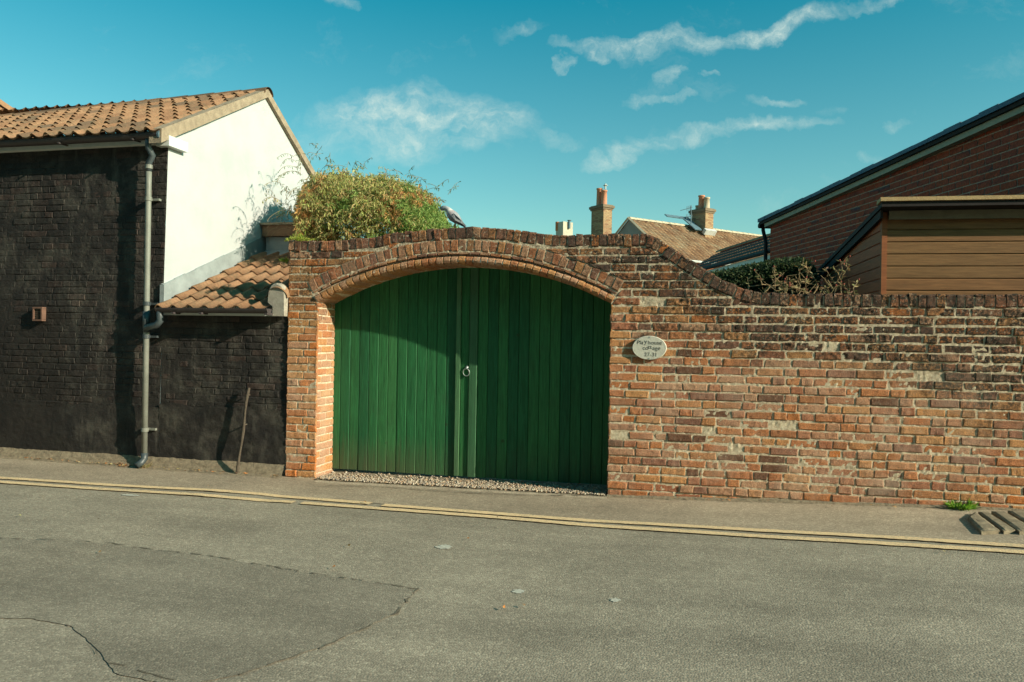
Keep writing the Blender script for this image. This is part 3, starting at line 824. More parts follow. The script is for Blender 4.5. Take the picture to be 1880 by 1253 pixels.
# roof
def pantiles(b, O, U, S, N, nx, rows, tw=.175, gauge=.27, amp=.032, step=.022, ns=8, tones=None, twist=0.):
    for r in range(rows):
        for i in range(nx):
            tone = tones() if tones else rnd(0, 1); col = (tone, 0, 0)
            js = rnd(-.006, .006); jn = rnd(-.003, .003)
            v0 = []; v1 = []; v2 = []
            for q in range(ns+1):
                t = q/ns
                h = amp*math.sin(math.pi*t/.45)**1 if t < .45 else -.012*math.sin(math.pi*(t-.45)/.55)
                p = O+U*((i+t)*tw)+S*(r*gauge+js)-Vector((0, 0, twist*(nx-i-t)*tw*r/rows)); sS = S*(gauge+.02)-Vector((0, 0, twist*(nx-i-t)*tw*(gauge+.02)/(gauge*rows)))
                v0.append(b.add(p+N*(h+step+jn), col)); v1.append(b.add(p+sS+N*(h+jn), col)); v2.append(b.add(p+S*.004+N*(h+step-.016+jn), col))
            for q in range(ns):
                b.face(v0[q], v0[q+1], v1[q+1], v1[q]); b.face(v2[q], v2[q+1], v0[q+1], v0[q])
def halfround(b, p0, p1, rad, seg=.33, col=None, up=Vector((0, 0, 1)), n=8, m=0):
    d = p1-p0; L_ = d.length; d.normalize(); side = d.cross(up).normalized(); u2 = side.cross(d)
    k_ = max(1, int(L_/seg)); 
    for i in range(k_):
        a = p0+d*(L_*i/k_-.01); c_ = p0+d*(L_*(i+1)/k_+.02); cl_ = col() if col else (rnd(.2, 1), 0, 0); rows = []
        for (p, rr) in ((a, rad*1.05), (a+d*.012, rad*1.07), (c_, rad*.97)):
            rows.append([b.add(p+(side*math.cos(math.pi*q/n)+u2*math.sin(math.pi*q/n))*rr, cl_) for q in range(n+1)])
        for r0, r1 in zip(rows, rows[1:]):
            for q in range(n): b.face(r0[q], r0[q+1], r1[q+1], r1[q], m=m)
th = math.atan(.52); S_ = Vector((0, math.cos(th), math.sin(th))); N_ = Vector((0, -math.sin(th), math.cos(th)))
b = MB(); O = Vector((-5.36-.175*40, -.19, 3.455))
pantiles(b, O, Vector((1, 0, 0)), S_, N_, 40, 9, gauge=.2485, twist=.034, tones=lambda: random.choice([.2, .35, .5, .6, .75, .95])+rnd(-.08, .08))
S2 = Vector((0, -math.cos(th), math.sin(th))); N2 = Vector((0, math.sin(th), math.cos(th)))
pantiles(b, Vector((-5.36, 3.86, 3.22)), Vector((-1, 0, 0)), Vector((0, -.854, .521)), Vector((0, .521, .854)), 40, 9, gauge=.265, ns=4)
roof = b.build('roof', M['tile'], house)
b = MB(); halfround(b, Vector((-5.34, 1.80, 4.44)), Vector((-12.3, 1.80, 4.44-.22)), .09, .38, up=Vector((0, 0, 1))); b.build('ridge_tiles', M['tile'], roof)
# cement verge along both rakes
b = MB()
def rake(y0, y1, hgt0, hgt1, zf):
    for i in range(14):
        ya, yb = y0+(y1-y0)*i/14, y0+(y1-y0)*(i+1)/14
        for (y_a, y_b) in ((ya, yb),):
            ha = hgt0+(hgt1-hgt0)*i/14; hb = hgt0+(hgt1-hgt0)*(i+1)/14
            za, zb = zf(ya), zf(yb); x0, x1 = -5.50, -5.352+.006*nz(i*.9, y0, 0)
            x0b, x1b = -5.50, -5.352+.006*nz((i+1)*.9, y0, 0)
            A = [(x0, ya, za-ha), (x1, ya, za-ha), (x1, ya, za+.045), (x0, ya, za+.05)]
            B = [(x0b, yb, zb-hb), (x1b, yb, zb-hb), (x1b, yb, zb+.045), (x0b, yb, zb+.05)]
            ia = [b.add(p) for p in A]; ib = [b.add(p) for p in B]
            for q in range(4): b.face(ia[q], ia[(q+1) % 4], ib[(q+1) % 4], ib[q])
            if i == 0: b.face(*ia)
            if i == 13: b.face(*ib[::-1])
rake(-.16, YA, .10, .055, lambda y: 3.53+y*.52)
rake(YA, 3.9, .055, .06, lambda y: 3.53+YA*.52-(y-YA)*.61)
b.build('verge', M['verge'], roof)
b = MB(); b.box((-9.6, -.052, 3.372), (-5.50, -.02, 3.50)); b.build('fascia', M['fascia'], house)
b = MB(); b.box((-9.6, -.02, 3.372), (-5.50, .02, 3.384)); b.build('soffit', M['fascia'], house)
b = MB(); b.box((-5.498, -.055, 3.345), (-5.345, .25, 3.45)); b.build('boxed_end', M['fascia'], house)
def gutter(b, x0, x1, y, z, r_=.056, cap=True):
    n = 10; rows = []
    for x in (x0, x1):
        rows.append([b.add((x, y+r_*math.cos(math.pi+math.pi*q/n), z+r_*math.sin(math.pi+math.pi*q/n))) for q in range(n+1)])
        rows.append([b.add((x, y+(r_-.006)*math.cos(math.pi+math.pi*q/n), z+(r_-.006)*math.sin(math.pi+math.pi*q/n))) for q in range(n+1)])
    for q in range(n):
        b.face(rows[0][q], rows[0][q+1], rows[2][q+1], rows[2][q]); b.face(rows[1][q+1], rows[1][q], rows[3][q], rows[3][q+1])
    for q in (0, n): b.face(rows[0][q], rows[1][q], rows[3][q], rows[2][q])
    if cap:
        for k_ in (0, 2): b.face(*rows[k_])
b = MB(); gutter(b, -9.6, -5.40, -.118, 3.45)
x = -9.3
while x < -5.5: b.box((x, -.18, 3.388), (x+.018, -.05, 3.402)); x += .9
gt = b.build('gutter', M['gutter'], house)
b = MB(); b.tube([(-5.402, -.118, 3.435), (-5.378, -.118, 3.435)], .058, 12); b.build('gutter_end_cap', M['lead'], gt)
# downpipe
PYo = -.068
pt = onY(272, 262, -.118); p1 = onY(273, 330, PYo); p2 = onY(265, 838, PYo)
b = MB(); b.tube([(pt.x, -.118, 3.42), (pt.x, -.118, 3.35), (pt.x+.004, -.112, 3.31), (pt.x+.03, -.085, 3.24), (p1.x+.0, PYo, 3.17), (p1.x, PYo, 3.08)], .031, 14)
dp0 = b.build('downpipe', M['pipe_dark'], house, True)
b = MB(); b.tube([(p1.x, PYo, 3.14), (p1.x-.0, PYo, 2.9), ((p1.x+p2.x)/2, PYo, 1.6), (p2.x, PYo, .17)], .029, 16)
b.build('pipe_run', M['pipe'], dp0, True)
b = MB(); b.tube([(p2.x, PYo, .18), (p2.x, PYo, .12), (p2.x-.01, PYo-.03, .085), (p2.x-.03, PYo-.075, .055)], .034, 14); b.build('pipe_shoe', M['pipe_dark'], dp0, True)
def pipe_x(z): return p1.x+(p2.x-p1.x)*(2.95-z)/2.8
for zz in (3.13, 2.80, 1.72, 1.38, .42):
    b = MB(); xx = pipe_x(zz)
    b.tube([(xx, PYo, zz-.02), (xx, PYo, zz+.02)], .036, 14)
    if zz < 3: b.box((xx-.01, PYo+.03, zz-.012), (xx+.01, .03, zz+.012)); b.box((xx-.075, PYo+.05, zz-.011), (xx+.085, .022, zz+.011))
    b.build('pipe_bracket', M['pipe'] if zz > 2 or zz < .5 else M['pipe_dark'], dp0)
# terracotta air brick
v0 = onY(73, 577, 0)
b = MB(); b.box((v0.x-.062, -.035, v0.z-.075), (v0.x+.062, .02, v0.z-.058)); b.box((v0.x-.062, -.035, v0.z+.058), (v0.x+.062, .02, v0.z+.075))
b.box((v0.x-.062, -.035, v0.z-.056), (v0.x-.047, .02, v0.z+.056)); b.box((v0.x+.047, -.035, v0.z-.056), (v0.x+.062, .02, v0.z+.056)); b.box((v0.x-.047, -.005, v0.z-.056), (v0.x+.047, .02, v0.z+.056))
av = b.build('air_vent', M['terracotta'], house)
b = MB()
for i in range(5): zz = v0.z-.048+i*.022; b.box((v0.x-.046, -.022, zz), (v0.x+.046, -.006, zz+.010))
b.build('louvre', M['rust'], av)
b = MB(); b.box((-6.9, 3.6, .05), (-5.6, 3.6, .06)); 

# ---------------------------------------------------------------- low lean-to beside it
lt = thing('lean_to', 'low black walled lean-to with red pantile roof between the white gable and the brick pier', 'outbuilding', (-4.7, .9, 0))
b = MB(); black_bricks(b, -5.45, lambda z: -4.0, .66, 1.63, .020)
b.grid(lambda u, v: (-5.45+u*1.45, .0245, .6+v*1.05), 60, 30)
b.grid(lambda u, v: (-5.455+u*1.46, .004+.014*nz(u*4, 1, v*1.5)+.004*nz(u*18, 2, v*10)+.012*v, .125+.006*nz(u*10, 0, 5)+v*(.56+.03*nz(u*5, 0, 0))), 90, 22, (.3, 0, 0))
b.build('front_wall', M['black'], lt)
sl = .40; th = math.atan(sl); S_ = Vector((0, math.cos(th), math.sin(th))); N_ = Vector((0, -math.sin(th), math.cos(th)))
b = MB(); x0 = -5.40
pantiles(b, Vector((x0, -.15, 1.655)), Vector((1, 0, 0)), S_, N_, 7, 7, tw=.178, gauge=.30, amp=.034, ns=12, step=.026, tones=lambda: random.choice([.35, .5, .6, .62, .4])+rnd(-.1, .1))
rf = b.build('roof', M['tile'], lt, True)
# verge of big half-round tiles beside the pier with a cement end
b = MB(); p0 = Vector((-4.085, -.03, 1.79)); p1_ = p0+S_*2.0
halfround(b, p0, p1_, .105, .42, lambda: (rnd(.45, .75), 0, 0), n=12); b.build('verge_tiles', M['tile'], rf, True)
b = MB()
ring = []
for yy, f in ((.0, 1), (-.045, .98), (-.062, .85)):
    ring.append([b.add((-4.09+.098*f*math.cos(math.pi*q/14), yy+.006*nz(q, yy*30, 0), 1.82+.115*f*math.sin(math.pi*q/14)+.004*nz(q, 4, 4))) for q in range(15)]+[b.add((-4.18, yy, 1.74)), b.add((-4.125, yy, 1.70)), b.add((-4.125, yy, 1.605)), b.add((-3.998, yy, 1.605))])
for r0, r1 in zip(ring, ring[1:]):
    for q in range(len(r0)): b.face(r0[q], r0[(q+1) % len(r0)], r1[(q+1) % len(r0)], r1[q])
b.face(*ring[-1]); b.build('cement_end', M['cement'], rf)
b = MB(); b.box((-5.38, -.052, 1.605), (-4.17, -.01, 1.675)); b.box((-4.17, -.045, 1.605), (-4.105, -.0, 1.66)); b.build('fascia', M['fascia'], lt)
b = MB(); gutter(b, -5.40, -4.13, -.115, 1.675, .048)
for xx in (-5.2, -4.88, -4.15): b.box((xx, -.17, 1.612), (xx+.03, -.06, 1.634))
b.build('gutter', M['gutter'], lt)
bx = onY(285, 592, -.1)
b = MB(); b.tube([(-5.37, -.115, 1.65), (-5.37, -.115, 1.60), (-5.36, -.12, 1.545), (-5.40, -.12, 1.50), (pipe_x(1.46)+.03, -.10, 1.475), (pipe_x(1.44), PYo, 1.44)], .034, 14)
b.tube([(pipe_x(1.6), PYo, 1.64), (pipe_x(1.5), PYo, 1.46)], .037, 14)
b.build('outlet_bend', M['pipe_dark'], lt, True)
# grey painted upstand on the gable and the parapet at the back
b = MB()
for i in range(12):
    ya, yb = -.0+2.1*i/12, 2.1*(i+1)/12
    za, zb = 1.66+(ya+.15)*sl, 1.66+(yb+.15)*sl; x_ = xg(1.8)+.03
    h_ = .20+.01*nz(i*.7, 0, 0)
    for (P) in (((x_, ya, za-.02), (x_, yb, zb-.02), (x_-.004, yb, zb+h_), (x_-.004, ya, za+h_)), ((x_-.004, ya, za+h_), (x_-.004, yb, zb+h_), (x_-.04, yb, zb+h_+.008), (x_-.04, ya, za+h_+.008))): b.quad(*P)
    if i == 0: b.quad((x_-.05, ya, za-.05), (x_, ya, za-.05), (x_, ya, za+h_), (x_-.05, ya, za+h_))
b.build('flashing', M['flash'], lt)
pb = onX(478, 440, -5.40)
b = MB(); b.box((-5.38, 1.86, 2.35), (-4.66, 2.25, 2.66)); par = b.build('parapet', M['flash'], lt)
b = MB(); b.box((-5.40, 1.80, 2.665), (-4.60, 2.32, 2.80)); b.build('capping_board', plain('brown_board', (.22,.13,.075), .8, 8, .3, .003), par)
b = MB(); b.box((-5.42, 1.77, 2.803), (-4.57, 2.35, 2.83)); b.build('cap_edge', M['verge'], par)
b = MB(); b.quad((-5.38, 1.74, 2.40), (-4.2, 1.74, 2.40), (-4.3, 1.9, 2.53), (-5.38, 1.9, 2.53)); b.build('lead_apron', M['flash'], par)
b = MB(); b.box((-5.38, 2.0, .0), (-4.0, 2.2, 2.33)); b.build('back_wall', M['cement'], lt)

# plinth / dirt fillet
b = MB()
def fil(u, v):
    x = -9.6+u*5.6; zt = .135+.008*nz(x*4, 0, 0); zb = g(x)-.01
    return (x, .0-.035*(1-(1-v)**2)-.03*v*v+.008*nz(x*9, v*4, 2), zt+(zb-zt)*v+.006*nz(x*20, v*5, 0))
b.grid(fil, 260, 5); tag(b.build('wall_footing', M['dirt']), kind='structure')
b = MB()
def mud(u, v):
    x = -9.6+u*5.6; return (x, -.05-.10*v+.03*nz(x*3, v, 7), g(x)+.012*(1-v)+.006*nz(x*12, v*3, 1)-.004*v+.004)
b.grid(mud, 260, 4); tag(b.build('gutter_dirt', M['dirt']), kind='structure')

b = MB()
def base_dirt(u, v):
    x = -.80+u*6; wv = .05+.05*max(0, .5+nz(x*2.3, 0, 5)); return (x, .004-wv*v+.02*v*nz(x*14, 2, 2), g(x)+.02*(1-v)**2+.006+.004*nz(x*30, v*5, 0)-.004*v)
b.grid(base_dirt, 300, 4); tag(b.build('wall_foot_dirt', M['dirt']), kind='structure')
# iron bar leaning against the wall
pb0 = onG(448, 868); pb1 = onY(461, 712, -.01)
t0 = thing('iron_bar', 'thin rusty upright iron bar standing at the foot of the low black wall', 'bar', (pb0.x, -.07, g(pb0.x)))
b = MB(); P0 = Vector((pb0.x, -.075, g(pb0.x)-.02)); P1 = Vector((pb1.x, -.03, pb1.z))
pm = [P0.lerp(P1, f)+Vector((.008*math.sin(f*5), -.018*math.sin(f*3.1)-.008*math.sin(f*9), 0)) for f in [i/12 for i in range(13)]]
b.tube(pm, [.013+.003*math.sin(i*1.3) for i in range(13)], 8); b.build('bar_shaft', M['rust'], t0)
b = MB(); b.tube([pm[7], pm[7]+Vector((0, .05, 0))], .007, 6); b.build('wall_tie', M['rust'], t0); b = MB(); b.tube([pm[11], pm[11]+Vector((0, .04, 0))], .007, 6); b.build('wall_tie', M['rust'], t0)

# ---------------------------------------------------------------- plants
def leafcard(b, p, d, ln, wd, col, up=None):
    d = d.normalized(); s_ = d.cross(up or Vector((rnd(-1, 1), rnd(-1, 1), rnd(-1, 1)))).normalized()*wd; n_ = s_.cross(d).normalized()
    m1 = p+d*ln*.45
    i = [b.add(p, col), b.add(m1+s_+n_*wd*.3, col), b.add(p+d*ln, col), b.add(m1-s_+n_*wd*.3, col)]
    b.face(*i)
def vary(c, a=.25): k_ = 1+rnd(-a, a); return (c[0]*k_*rnd(.9, 1.1), c[1]*k_, c[2]*k_*rnd(.85, 1.15))
climber = thing('climbing_shrub', 'large domed climber with yellow-green and orange leaves spilling behind the gateway wall', 'shrub', (-3.3, 1.3, 0))
YS = 2.0
OUT = [(528,440),(545,384),(560,348),(582,328),(612,318),(660,322),(715,330),(757,338),(784,358),(803,380),(816,402),(826,428)]
OP = [(onY(px, py, YS).x, onY(px, py, YS).z) for px, py in OUT]
xa, xb = OP[0][0], OP[-1][0]
def ztop(x): return interp(OP, x)
b = MB(); bs = MB(); wispy = False
XC = onY(542, 430, YS).x
def inshape(q):
    k_ = (YS+CD)/(q.y+CD); q = Vector((q.x*k_, q.y, CH+(q.z-CH)*k_)); return not (q.z < 2.95 and q.x < XC) and not (q.x < XC+.35 and q.z < 2.6) and q.y > 1.0 and (wispy or (q.x > xa+.02+.25*max(0, q.z-3.0)+.14*nz(q.z*4, q.y*4, 1) and q.z < ztop(q.x)+.06+.19*nz(q.x*4.5, q.y*4, 0)+.09*nz(q.x*12, q.y*9, 3)))
def shoot(p, d, n_, kind, ll=.05):
    q = p.copy(); d = d.normalized(); path = [q.copy()]
    for i in range(n_):
        d = (d+Vector((rnd(-.25, .25), rnd(-.25, .25), -.16+rnd(-.14, .1)))).normalized(); q = q+d*.03; path.append(q.copy())
        if not inshape(q): continue
        for _ in range(2 if kind != 'bare' else 1):
            if kind == 'orange': c_ = vary(random.choice([(.56,.27,.09), (.60,.36,.13), (.46,.25,.11)]))
            elif kind == 'green': c_ = vary(random.choice([(.21,.33,.08), (.16,.26,.06), (.32,.42,.12)]))
            elif kind == 'bare': c_ = vary((.12,.17,.07))
            else: c_ = vary(random.choice([(.44,.45,.14), (.54,.52,.20), (.34,.38,.12), (.56,.46,.20), (.46,.31,.14), (.27,.30,.10)]))
            leafcard(b, q, Vector((rnd(-.8, .8), rnd(-.8, .8), rnd(-1.6, .1))), ll*rnd(.8, 1.5), ll*rnd(.09, .15), c_)
    return path
for i in range(7600):
    x = xa+(xb-xa)*random.random(); zt = ztop(x)
    if nz(x*4.5, 11, i*.0)+.8*nz(x*9, 5, (i % 97)*.13) < -.62: continue
    if zt < 2.3: continue
    u = abs(random.gauss(0, .5)) % 1; yy = YS+rnd(-.8, .45)
    zt2 = 2.1+(zt-2.1)*math.sqrt(max(.0, 1-((yy-YS)/1.0)**2))
    zz = zt2-rnd(0, 1)**1.5*(zt2-2.1)*.95 if yy < YS else zt2-rnd(0, .25)
    zz += .06*nz(x*5, yy*5, zz*5)
    hn = nz(x*3.2, 7, zz*1.5)+.5*nz(x*9, 3, zz*3)
    kind = 'orange' if hn > .37 else ('green' if (x > OP[7][0]+.0 and rnd(0, 1) < .75) or hn < -.42 else 'mix')
    shoot(Vector((x, yy, zz)), Vector((rnd(-.7, .7), rnd(-1, .6), rnd(-.2, .7))), random.randint(5, 10), kind)
# wisps standing clear of the crown
wpaths = []
wispy = True
for (px, py, n_) in ((548,318,12),(560,300,10),(535,345,12),(525,372,12),(590,296,6),(675,306,5),(742,322,5),(800,345,5),(610,300,5),(820,360,6),(520,395,14),(530,420,12),(540,360,12),(536,385,13),(548,400,12),(556,345,10),(543,415,12),(560,330,9),(770,330,5),(700,318,4),(640,308,5),(545,290,8),(585,272,5),(510,372,8)):
    for _ in range(3):
        p = onY(px+rnd(-9, 9), py+rnd(-4, 12), YS-.4+rnd(-.4, .3)); path = shoot(p, Vector((rnd(-.8, .5), rnd(-.4, .3), rnd(.2, 1.0))), n_, 'bare' if px > 530 or rnd(0, 1) < .5 else 'mix', .042)
        bw_ = MB(); bw_.tube(path, .0022, 4); wpaths.append(bw_)
fol = b.build('foliage', M['leaf'], climber)
for i in range(16):
    x = rnd(xa+.5, xb-.3); p = Vector((x, YS+rnd(-.2, .3), 0)); path = [p+Vector((.15*nz(i, k_*.5, 0), .1*nz(i, 2, k_*.5), k_*.3)) for k_ in range(9)]
    bs.tube(path, [.018-.0015*k_ for k_ in range(9)], 6)
bs.build('stem', M['dry'], climber)
for q_ in wpaths[::1]: q_.build('shoot', M['dry'], climber)
def tuft(name, label, cat, base, n_, h_, spread, cols, ll=.07, wd=.006, group=None, up=.9):
    t = thing(name, label, cat, base, group); b = MB()
    for i in range(n_):
        a = rnd(0, 6.28); r_ = spread*math.sqrt(random.random()); p = base+Vector((math.cos(a)*r_, math.sin(a)*r_*.5, 0))
        d = Vector((math.cos(a)*.7*rnd(.2, 1), math.sin(a)*.5, up*rnd(.4, 1)))
        L_ = h_*rnd(.4, 1); pts_ = [p+d*L_*f+Vector((0, 0, -.25*L_*f*f)) for f in (0, .33, .66, 1)]
        for k_ in range(3): 
            for _ in range(2): leafcard(b, pts_[k_], (pts_[k_+1]-pts_[k_])+Vector((rnd(-.4, .4), rnd(-.4, .4), rnd(-.2, .3)))*L_*.5, ll*rnd(.6, 1.2), wd*rnd(.7, 1.3), vary(random.choice(cols)))
    b.build('leaves', M['leaf'], t); return t
yg = [(.35,.40,.06), (.28,.36,.05), (.42,.42,.10)]
pw = onY(552, 432, .2); tuft('weed', 'feathery yellow-green weed growing on the left end of the wall coping', 'weed', Vector((pw.x, .14, 2.36)), 26, .17, .06, yg, .05, .005)
pw = onY(538, 438, .1); tuft('weed', 'low moss-like yellow-green weed along the top corner of the pier', 'weed', Vector((-3.9, .06, 2.36)), 60, .05, .16, yg, .03, .004)
pw = onY(522, 465, .2); tuft('weed', 'pale green weed hanging in the gap between the pier and the lean-to roof', 'weed', Vector((-4.03, .12, 2.17)), 50, .12, .09, yg, .045, .005, up=.3)
pw = onG(1768, 937); tuft('weed', 'bright green tuft of grass at the foot of the brick wall by the stone slabs', 'weed', Vector((pw.x, -.04, g(pw.x))), 46, .12, .07, [(.16,.34,.03), (.24,.42,.05), (.10,.22,.03)], .06, .006)
pw = onG(285, 856); tuft('dry_grass', 'dry straw-coloured grass tuft at the foot of the downpipe', 'weed', Vector((pw.x, -.06, g(pw.x))), 26, .10, .08, [(.40,.32,.16), (.30,.28,.12)], .05, .003)
pw = onG(262, 850); tuft('dry_grass', 'small brown dead leaves and grass left of the pipe foot', 'weed', Vector((pw.x, -.06, g(pw.x))), 16, .05, .09, [(.32,.18,.08), (.25,.16,.09)], .04, .005)
# fallen leaves blown along the wall foot
b = MB()
for i in range(260):
    if i < 150: x = rnd(-9, -4.0); y = -.05-abs(random.gauss(0, .05))
    elif i < 200: x = random.gauss(-5.95, .15); y = -.05-abs(random.gauss(0, .04))
    elif i < 240: x = rnd(-.6, 3); y = -.02-abs(random.gauss(0, .07))
    else: x = rnd(-6, 3); y = rnd(-3.5, -.3)
    c_ = vary(random.choice([(.45,.20,.07), (.30,.20,.09), (.40,.34,.16), (.22,.14,.07)])); s_ = rnd(.008, .02)
    a = rnd(0, 6.28); z0 = g(x, y)+.016
    P = [Vector((x+s_*math.cos(a+k_*1.57)*(1 if k_ % 2 else .6), y+s_*math.sin(a+k_*1.57)*(1 if k_ % 2 else .6), z0+rnd(0, .012))) for k_ in range(4)]
    b.quad(*P, col=c_)
tag(b.build('leaf_litter', M['att']), 'dry brown leaves scattered along the wall foot and road', 'leaf litter', kind='stuff')

# stone slabs at the lower right
ss = onG(1830, 955); st = thing('stone_slabs', 'worn stone slabs laid diagonally at the wall foot in the lower right corner', 'slabs', (ss.x, ss.y, g(ss.x)))
for q in ([(1777,948),(1790,938),(1836,972),(1802,974)], [(1796,938),(1813,938),(1864,971),(1843,973)], [(1820,937),(1843,937),(1904,972),(1872,974)], [(1850,936),(1880,938),(1950,975),(1914,976)], [(1890,938),(1916,938),(1985,976),(1958,977)]):
    P = [onG(*p, .036) for p in q]
    P = [Vector((p.x, min(p.y, -.035), p.z)) for p in P]
    b = MB(); n = 5
    b.grid(lambda u, v: (lambda pp: (pp.x, pp.y, pp.z-(.008 if u in (0, 1) or v in (0, 1) else 0)+.004*nz(pp.x*20, pp.y*20, 0)))((P[0].lerp(P[1], u)).lerp(P[3].lerp(P[2], u), v)), 6, 12)
    c4 = [P[0], P[1], P[2], P[3]]
    for a, c_ in zip(c4, c4[1:]+c4[:1]): b.quad(a+Vector((0, 0, -.008)), c_+Vector((0, 0, -.008)), c_+Vector((0, 0, -.08)), a+Vector((0, 0, -.08)))
    b.build('slab', M['slab'], st)

# ---------------------------------------------------------------- pigeon on the coping
pg0 = onY(842, 412, .14); zc = T(pg0.x)
pg = thing('pigeon', 'grey wood pigeon with white neck patch perched on the coping beside the climber', 'bird', (pg0.x, .14, zc))
def pp(px, py, dy=0.): return onY(px, py, .14+dy)
spine = [((857, 417.5), .004, .012, 'tail'), ((851, 412), .009, .022, 'tail'), ((845, 406), .021, .032, 'wing'), ((839, 401), .033, .043, 'grey'), ((833, 395.5), .040, .048, 'grey'), ((828, 390.5), .036, .042, 'pink'),
    ((825, 386), .027, .031, 'white'), ((822.5, 382.5), .021, .023, 'pale'), ((818.5, 380), .019, .020, 'head'), ((814, 379.8), .019, .019, 'head'), ((810.5, 380.8), .015, .015, 'head'), ((808.5, 381.8), .007, .008, 'head')]
pc_ = {'tail': (.06,.07,.08), 'wing': (.20,.22,.24), 'grey': (.27,.29,.31), 'pink': (.34,.29,.30), 'white': (.62,.62,.58), 'pale': (.36,.36,.38), 'head': (.26,.31,.34)}
b = MB(); rings = []
cs = [pp(*s_[0])-Vector((0, 0, .014)) for s_ in spine]
for k_, (q, rv, rh, cn) in enumerate(spine):
    t = (cs[min(k_+1, len(cs)-1)]-cs[max(k_-1, 0)]).normalized(); sdv = Vector((0, 1, 0)); upv = sdv.cross(t).normalized()
    rings.append([b.add(cs[k_]+sdv*rh*1.25*math.cos(2*math.pi*i/14)+upv*rv*1.3*math.sin(2*math.pi*i/14), pc_[cn]) for i in range(14)])
for r0, r1 in zip(rings, rings[1:]):
    for i in range(14): b.face(r0[i], r0[(i+1) % 14], r1[(i+1) % 14], r1[i])
b.face(*rings[0]); b.face(*rings[-1][::-1]); body = b.build('body', M['att'], pg, True)
b = MB(); b.tube([pp(808.7, 381.8), pp(805.5, 383.2), pp(804.6, 384.0)], [.006, .004, .0015], 6, (.55,.35,.12)); b.build('beak', M['att'], pg)
for sg in (-1, 1):
    b = MB(); P = [pp(833, 392, sg*.055), pp(841, 399, sg*.062), pp(848, 406, sg*.044), pp(857, 416, sg*.016), pp(846, 410, sg*.046), pp(836, 405, sg*.06), pp(830, 398, sg*.058)]
    i_ = [b.add(p, (.24,.26,.28)) for p in P]; o_ = [b.add(p+Vector((0, sg*.006, 0)), (.22,.24,.26) if k_ != 3 else (.05,.05,.06)) for k_, p in enumerate(P)]
    b.face(*i_); b.face(*o_[::-1])
    for k_ in range(7): b.face(i_[k_], i_[(k_+1) % 7], o_[(k_+1) % 7], o_[k_])
    b.build('wing', M['att'], pg)
    b = MB(); ft = Vector((pp(836, 405).x, .14+sg*.018, T(pp(836, 405).x)+.004))
    b.tube([pp(835, 403, sg*.018), ft], .004, 6, (.45,.12,.10))
    for a in (-.6, 0, .6): b.tube([ft, ft+Vector((-.03*math.cos(a), .03*math.sin(a), -.001))], .003, 5, (.45,.12,.10))
    b.build('leg', M['att'], pg)
    b = MB(); e_ = pp(812, 379.5, sg*.0185); b.tube([e_, e_+Vector((0, sg*.002, 0))], .0035, 8, (.01,.01,.01)); b.build('eye', M['att'], pg)

# ---------------------------------------------------------------- shed behind the wall (right)
sb = Vector((-.049, .999, 0)).normalized(); su = Vector((.999, .049, 0)).normalized(); UZ = Vector((0, 0, 1))
C0 = atD(1620, 537, 7.5); C0.z = .1
shed = thing('timber_shed', 'brown shiplap timber shed with flat roof edge standing behind the brick wall', 'shed', tuple(C0))
hT = 2.83
def clad(name, fr_o, U_, Nn, length, z0, z1f, bw=.116):
    b = MB(); z = z0
    while z < z1f(0)+.3:
        tone = rnd(.85, 1.) if name[0] == 'f' else rnd(0, .3); zt = z+bw  # side boards redder than the front, warmth for their shade put into colour
        def cl_(x_, z_): return min(z_, z1f(x_))
        n = 8
        for i in range(n):
            xa_, xb_ = length*i/n, length*(i+1)/n
            if z >= max(z1f(xa_), z1f(xb_)): continue
            for (zA, zB, dA, dB) in ((z, z+bw*.84, .014, .012), (z+bw*.84, zt, .012, .0), (z, z, .0, .014)):
                P = [fr_o+U_*xa_+UZ*(cl_(xa_, zA)-fr_o.z)+Nn*dA, fr_o+U_*xb_+UZ*(cl_(xb_, zA)-fr_o.z)+Nn*dA, fr_o+U_*xb_+UZ*(cl_(xb_, zB)-fr_o.z)+Nn*dB, fr_o+U_*xa_+UZ*(cl_(xa_, zB)-fr_o.z)+Nn*dB]
                b.quad(*P, col=(tone, 0, 0))
        z = zt
    return b.build(name, M['wood'], shed)
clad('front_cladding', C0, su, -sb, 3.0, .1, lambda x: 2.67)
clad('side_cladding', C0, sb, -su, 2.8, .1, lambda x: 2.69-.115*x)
b = MB(); b.box((-.018, -.02, 0), (.03, .03, 2.60), fr=(C0, su, sb, UZ)); b.build('corner_trim', M['wood'], shed)
b = MB(); b.box((0, 2.78, 0), (3, 2.8, 2.3), fr=(C0, su, sb, UZ)); b.box((2.98, 0, 0), (3, 2.78, 2.3), fr=(C0, su, sb, UZ)); b.build('back_cladding', M['wood'], shed)
def roofbox(b, x0, x1, y0, y1, h0, h1, drop=.115, m=0):
    P = []
    for (x_, y_) in ((x0, y0), (x1, y0), (x1, y1), (x0, y1)):
        for h_ in (h0, h1): P.append(C0+su*x_+sb*y_+UZ*(h_-.055-drop*y_-C0.z))
    i = [b.add(p) for p in P]
    for q in ((0,2,4,6),(1,7,5,3),(0,1,3,2),(2,3,5,4),(4,5,7,6),(6,7,1,0)): b.face(*[i[k_] for k_ in q], m=m)
b = MB(); roofbox(b, -.07, 3.1, -.20, 2.95, 2.755, 2.80); rfs = b.build('roof', M['barge'], shed)
b = MB(); roofbox(b, -.085, 3.1, -.22, -.08, 2.803, 2.838); b.build('felt_edge', M['felt'], rfs)
b = MB(); roofbox(b, .03, 3.1, -.07, -.045, 2.67, 2.752); b.build('fascia', plain('shed_fascia', (.17,.14,.095), .8, 8, .2, .001), rfs)
b = MB(); roofbox(b, -.055, -.03, -.10, 2.95, 2.675, 2.752); b.build('barge_board', M['barge'], rfs)
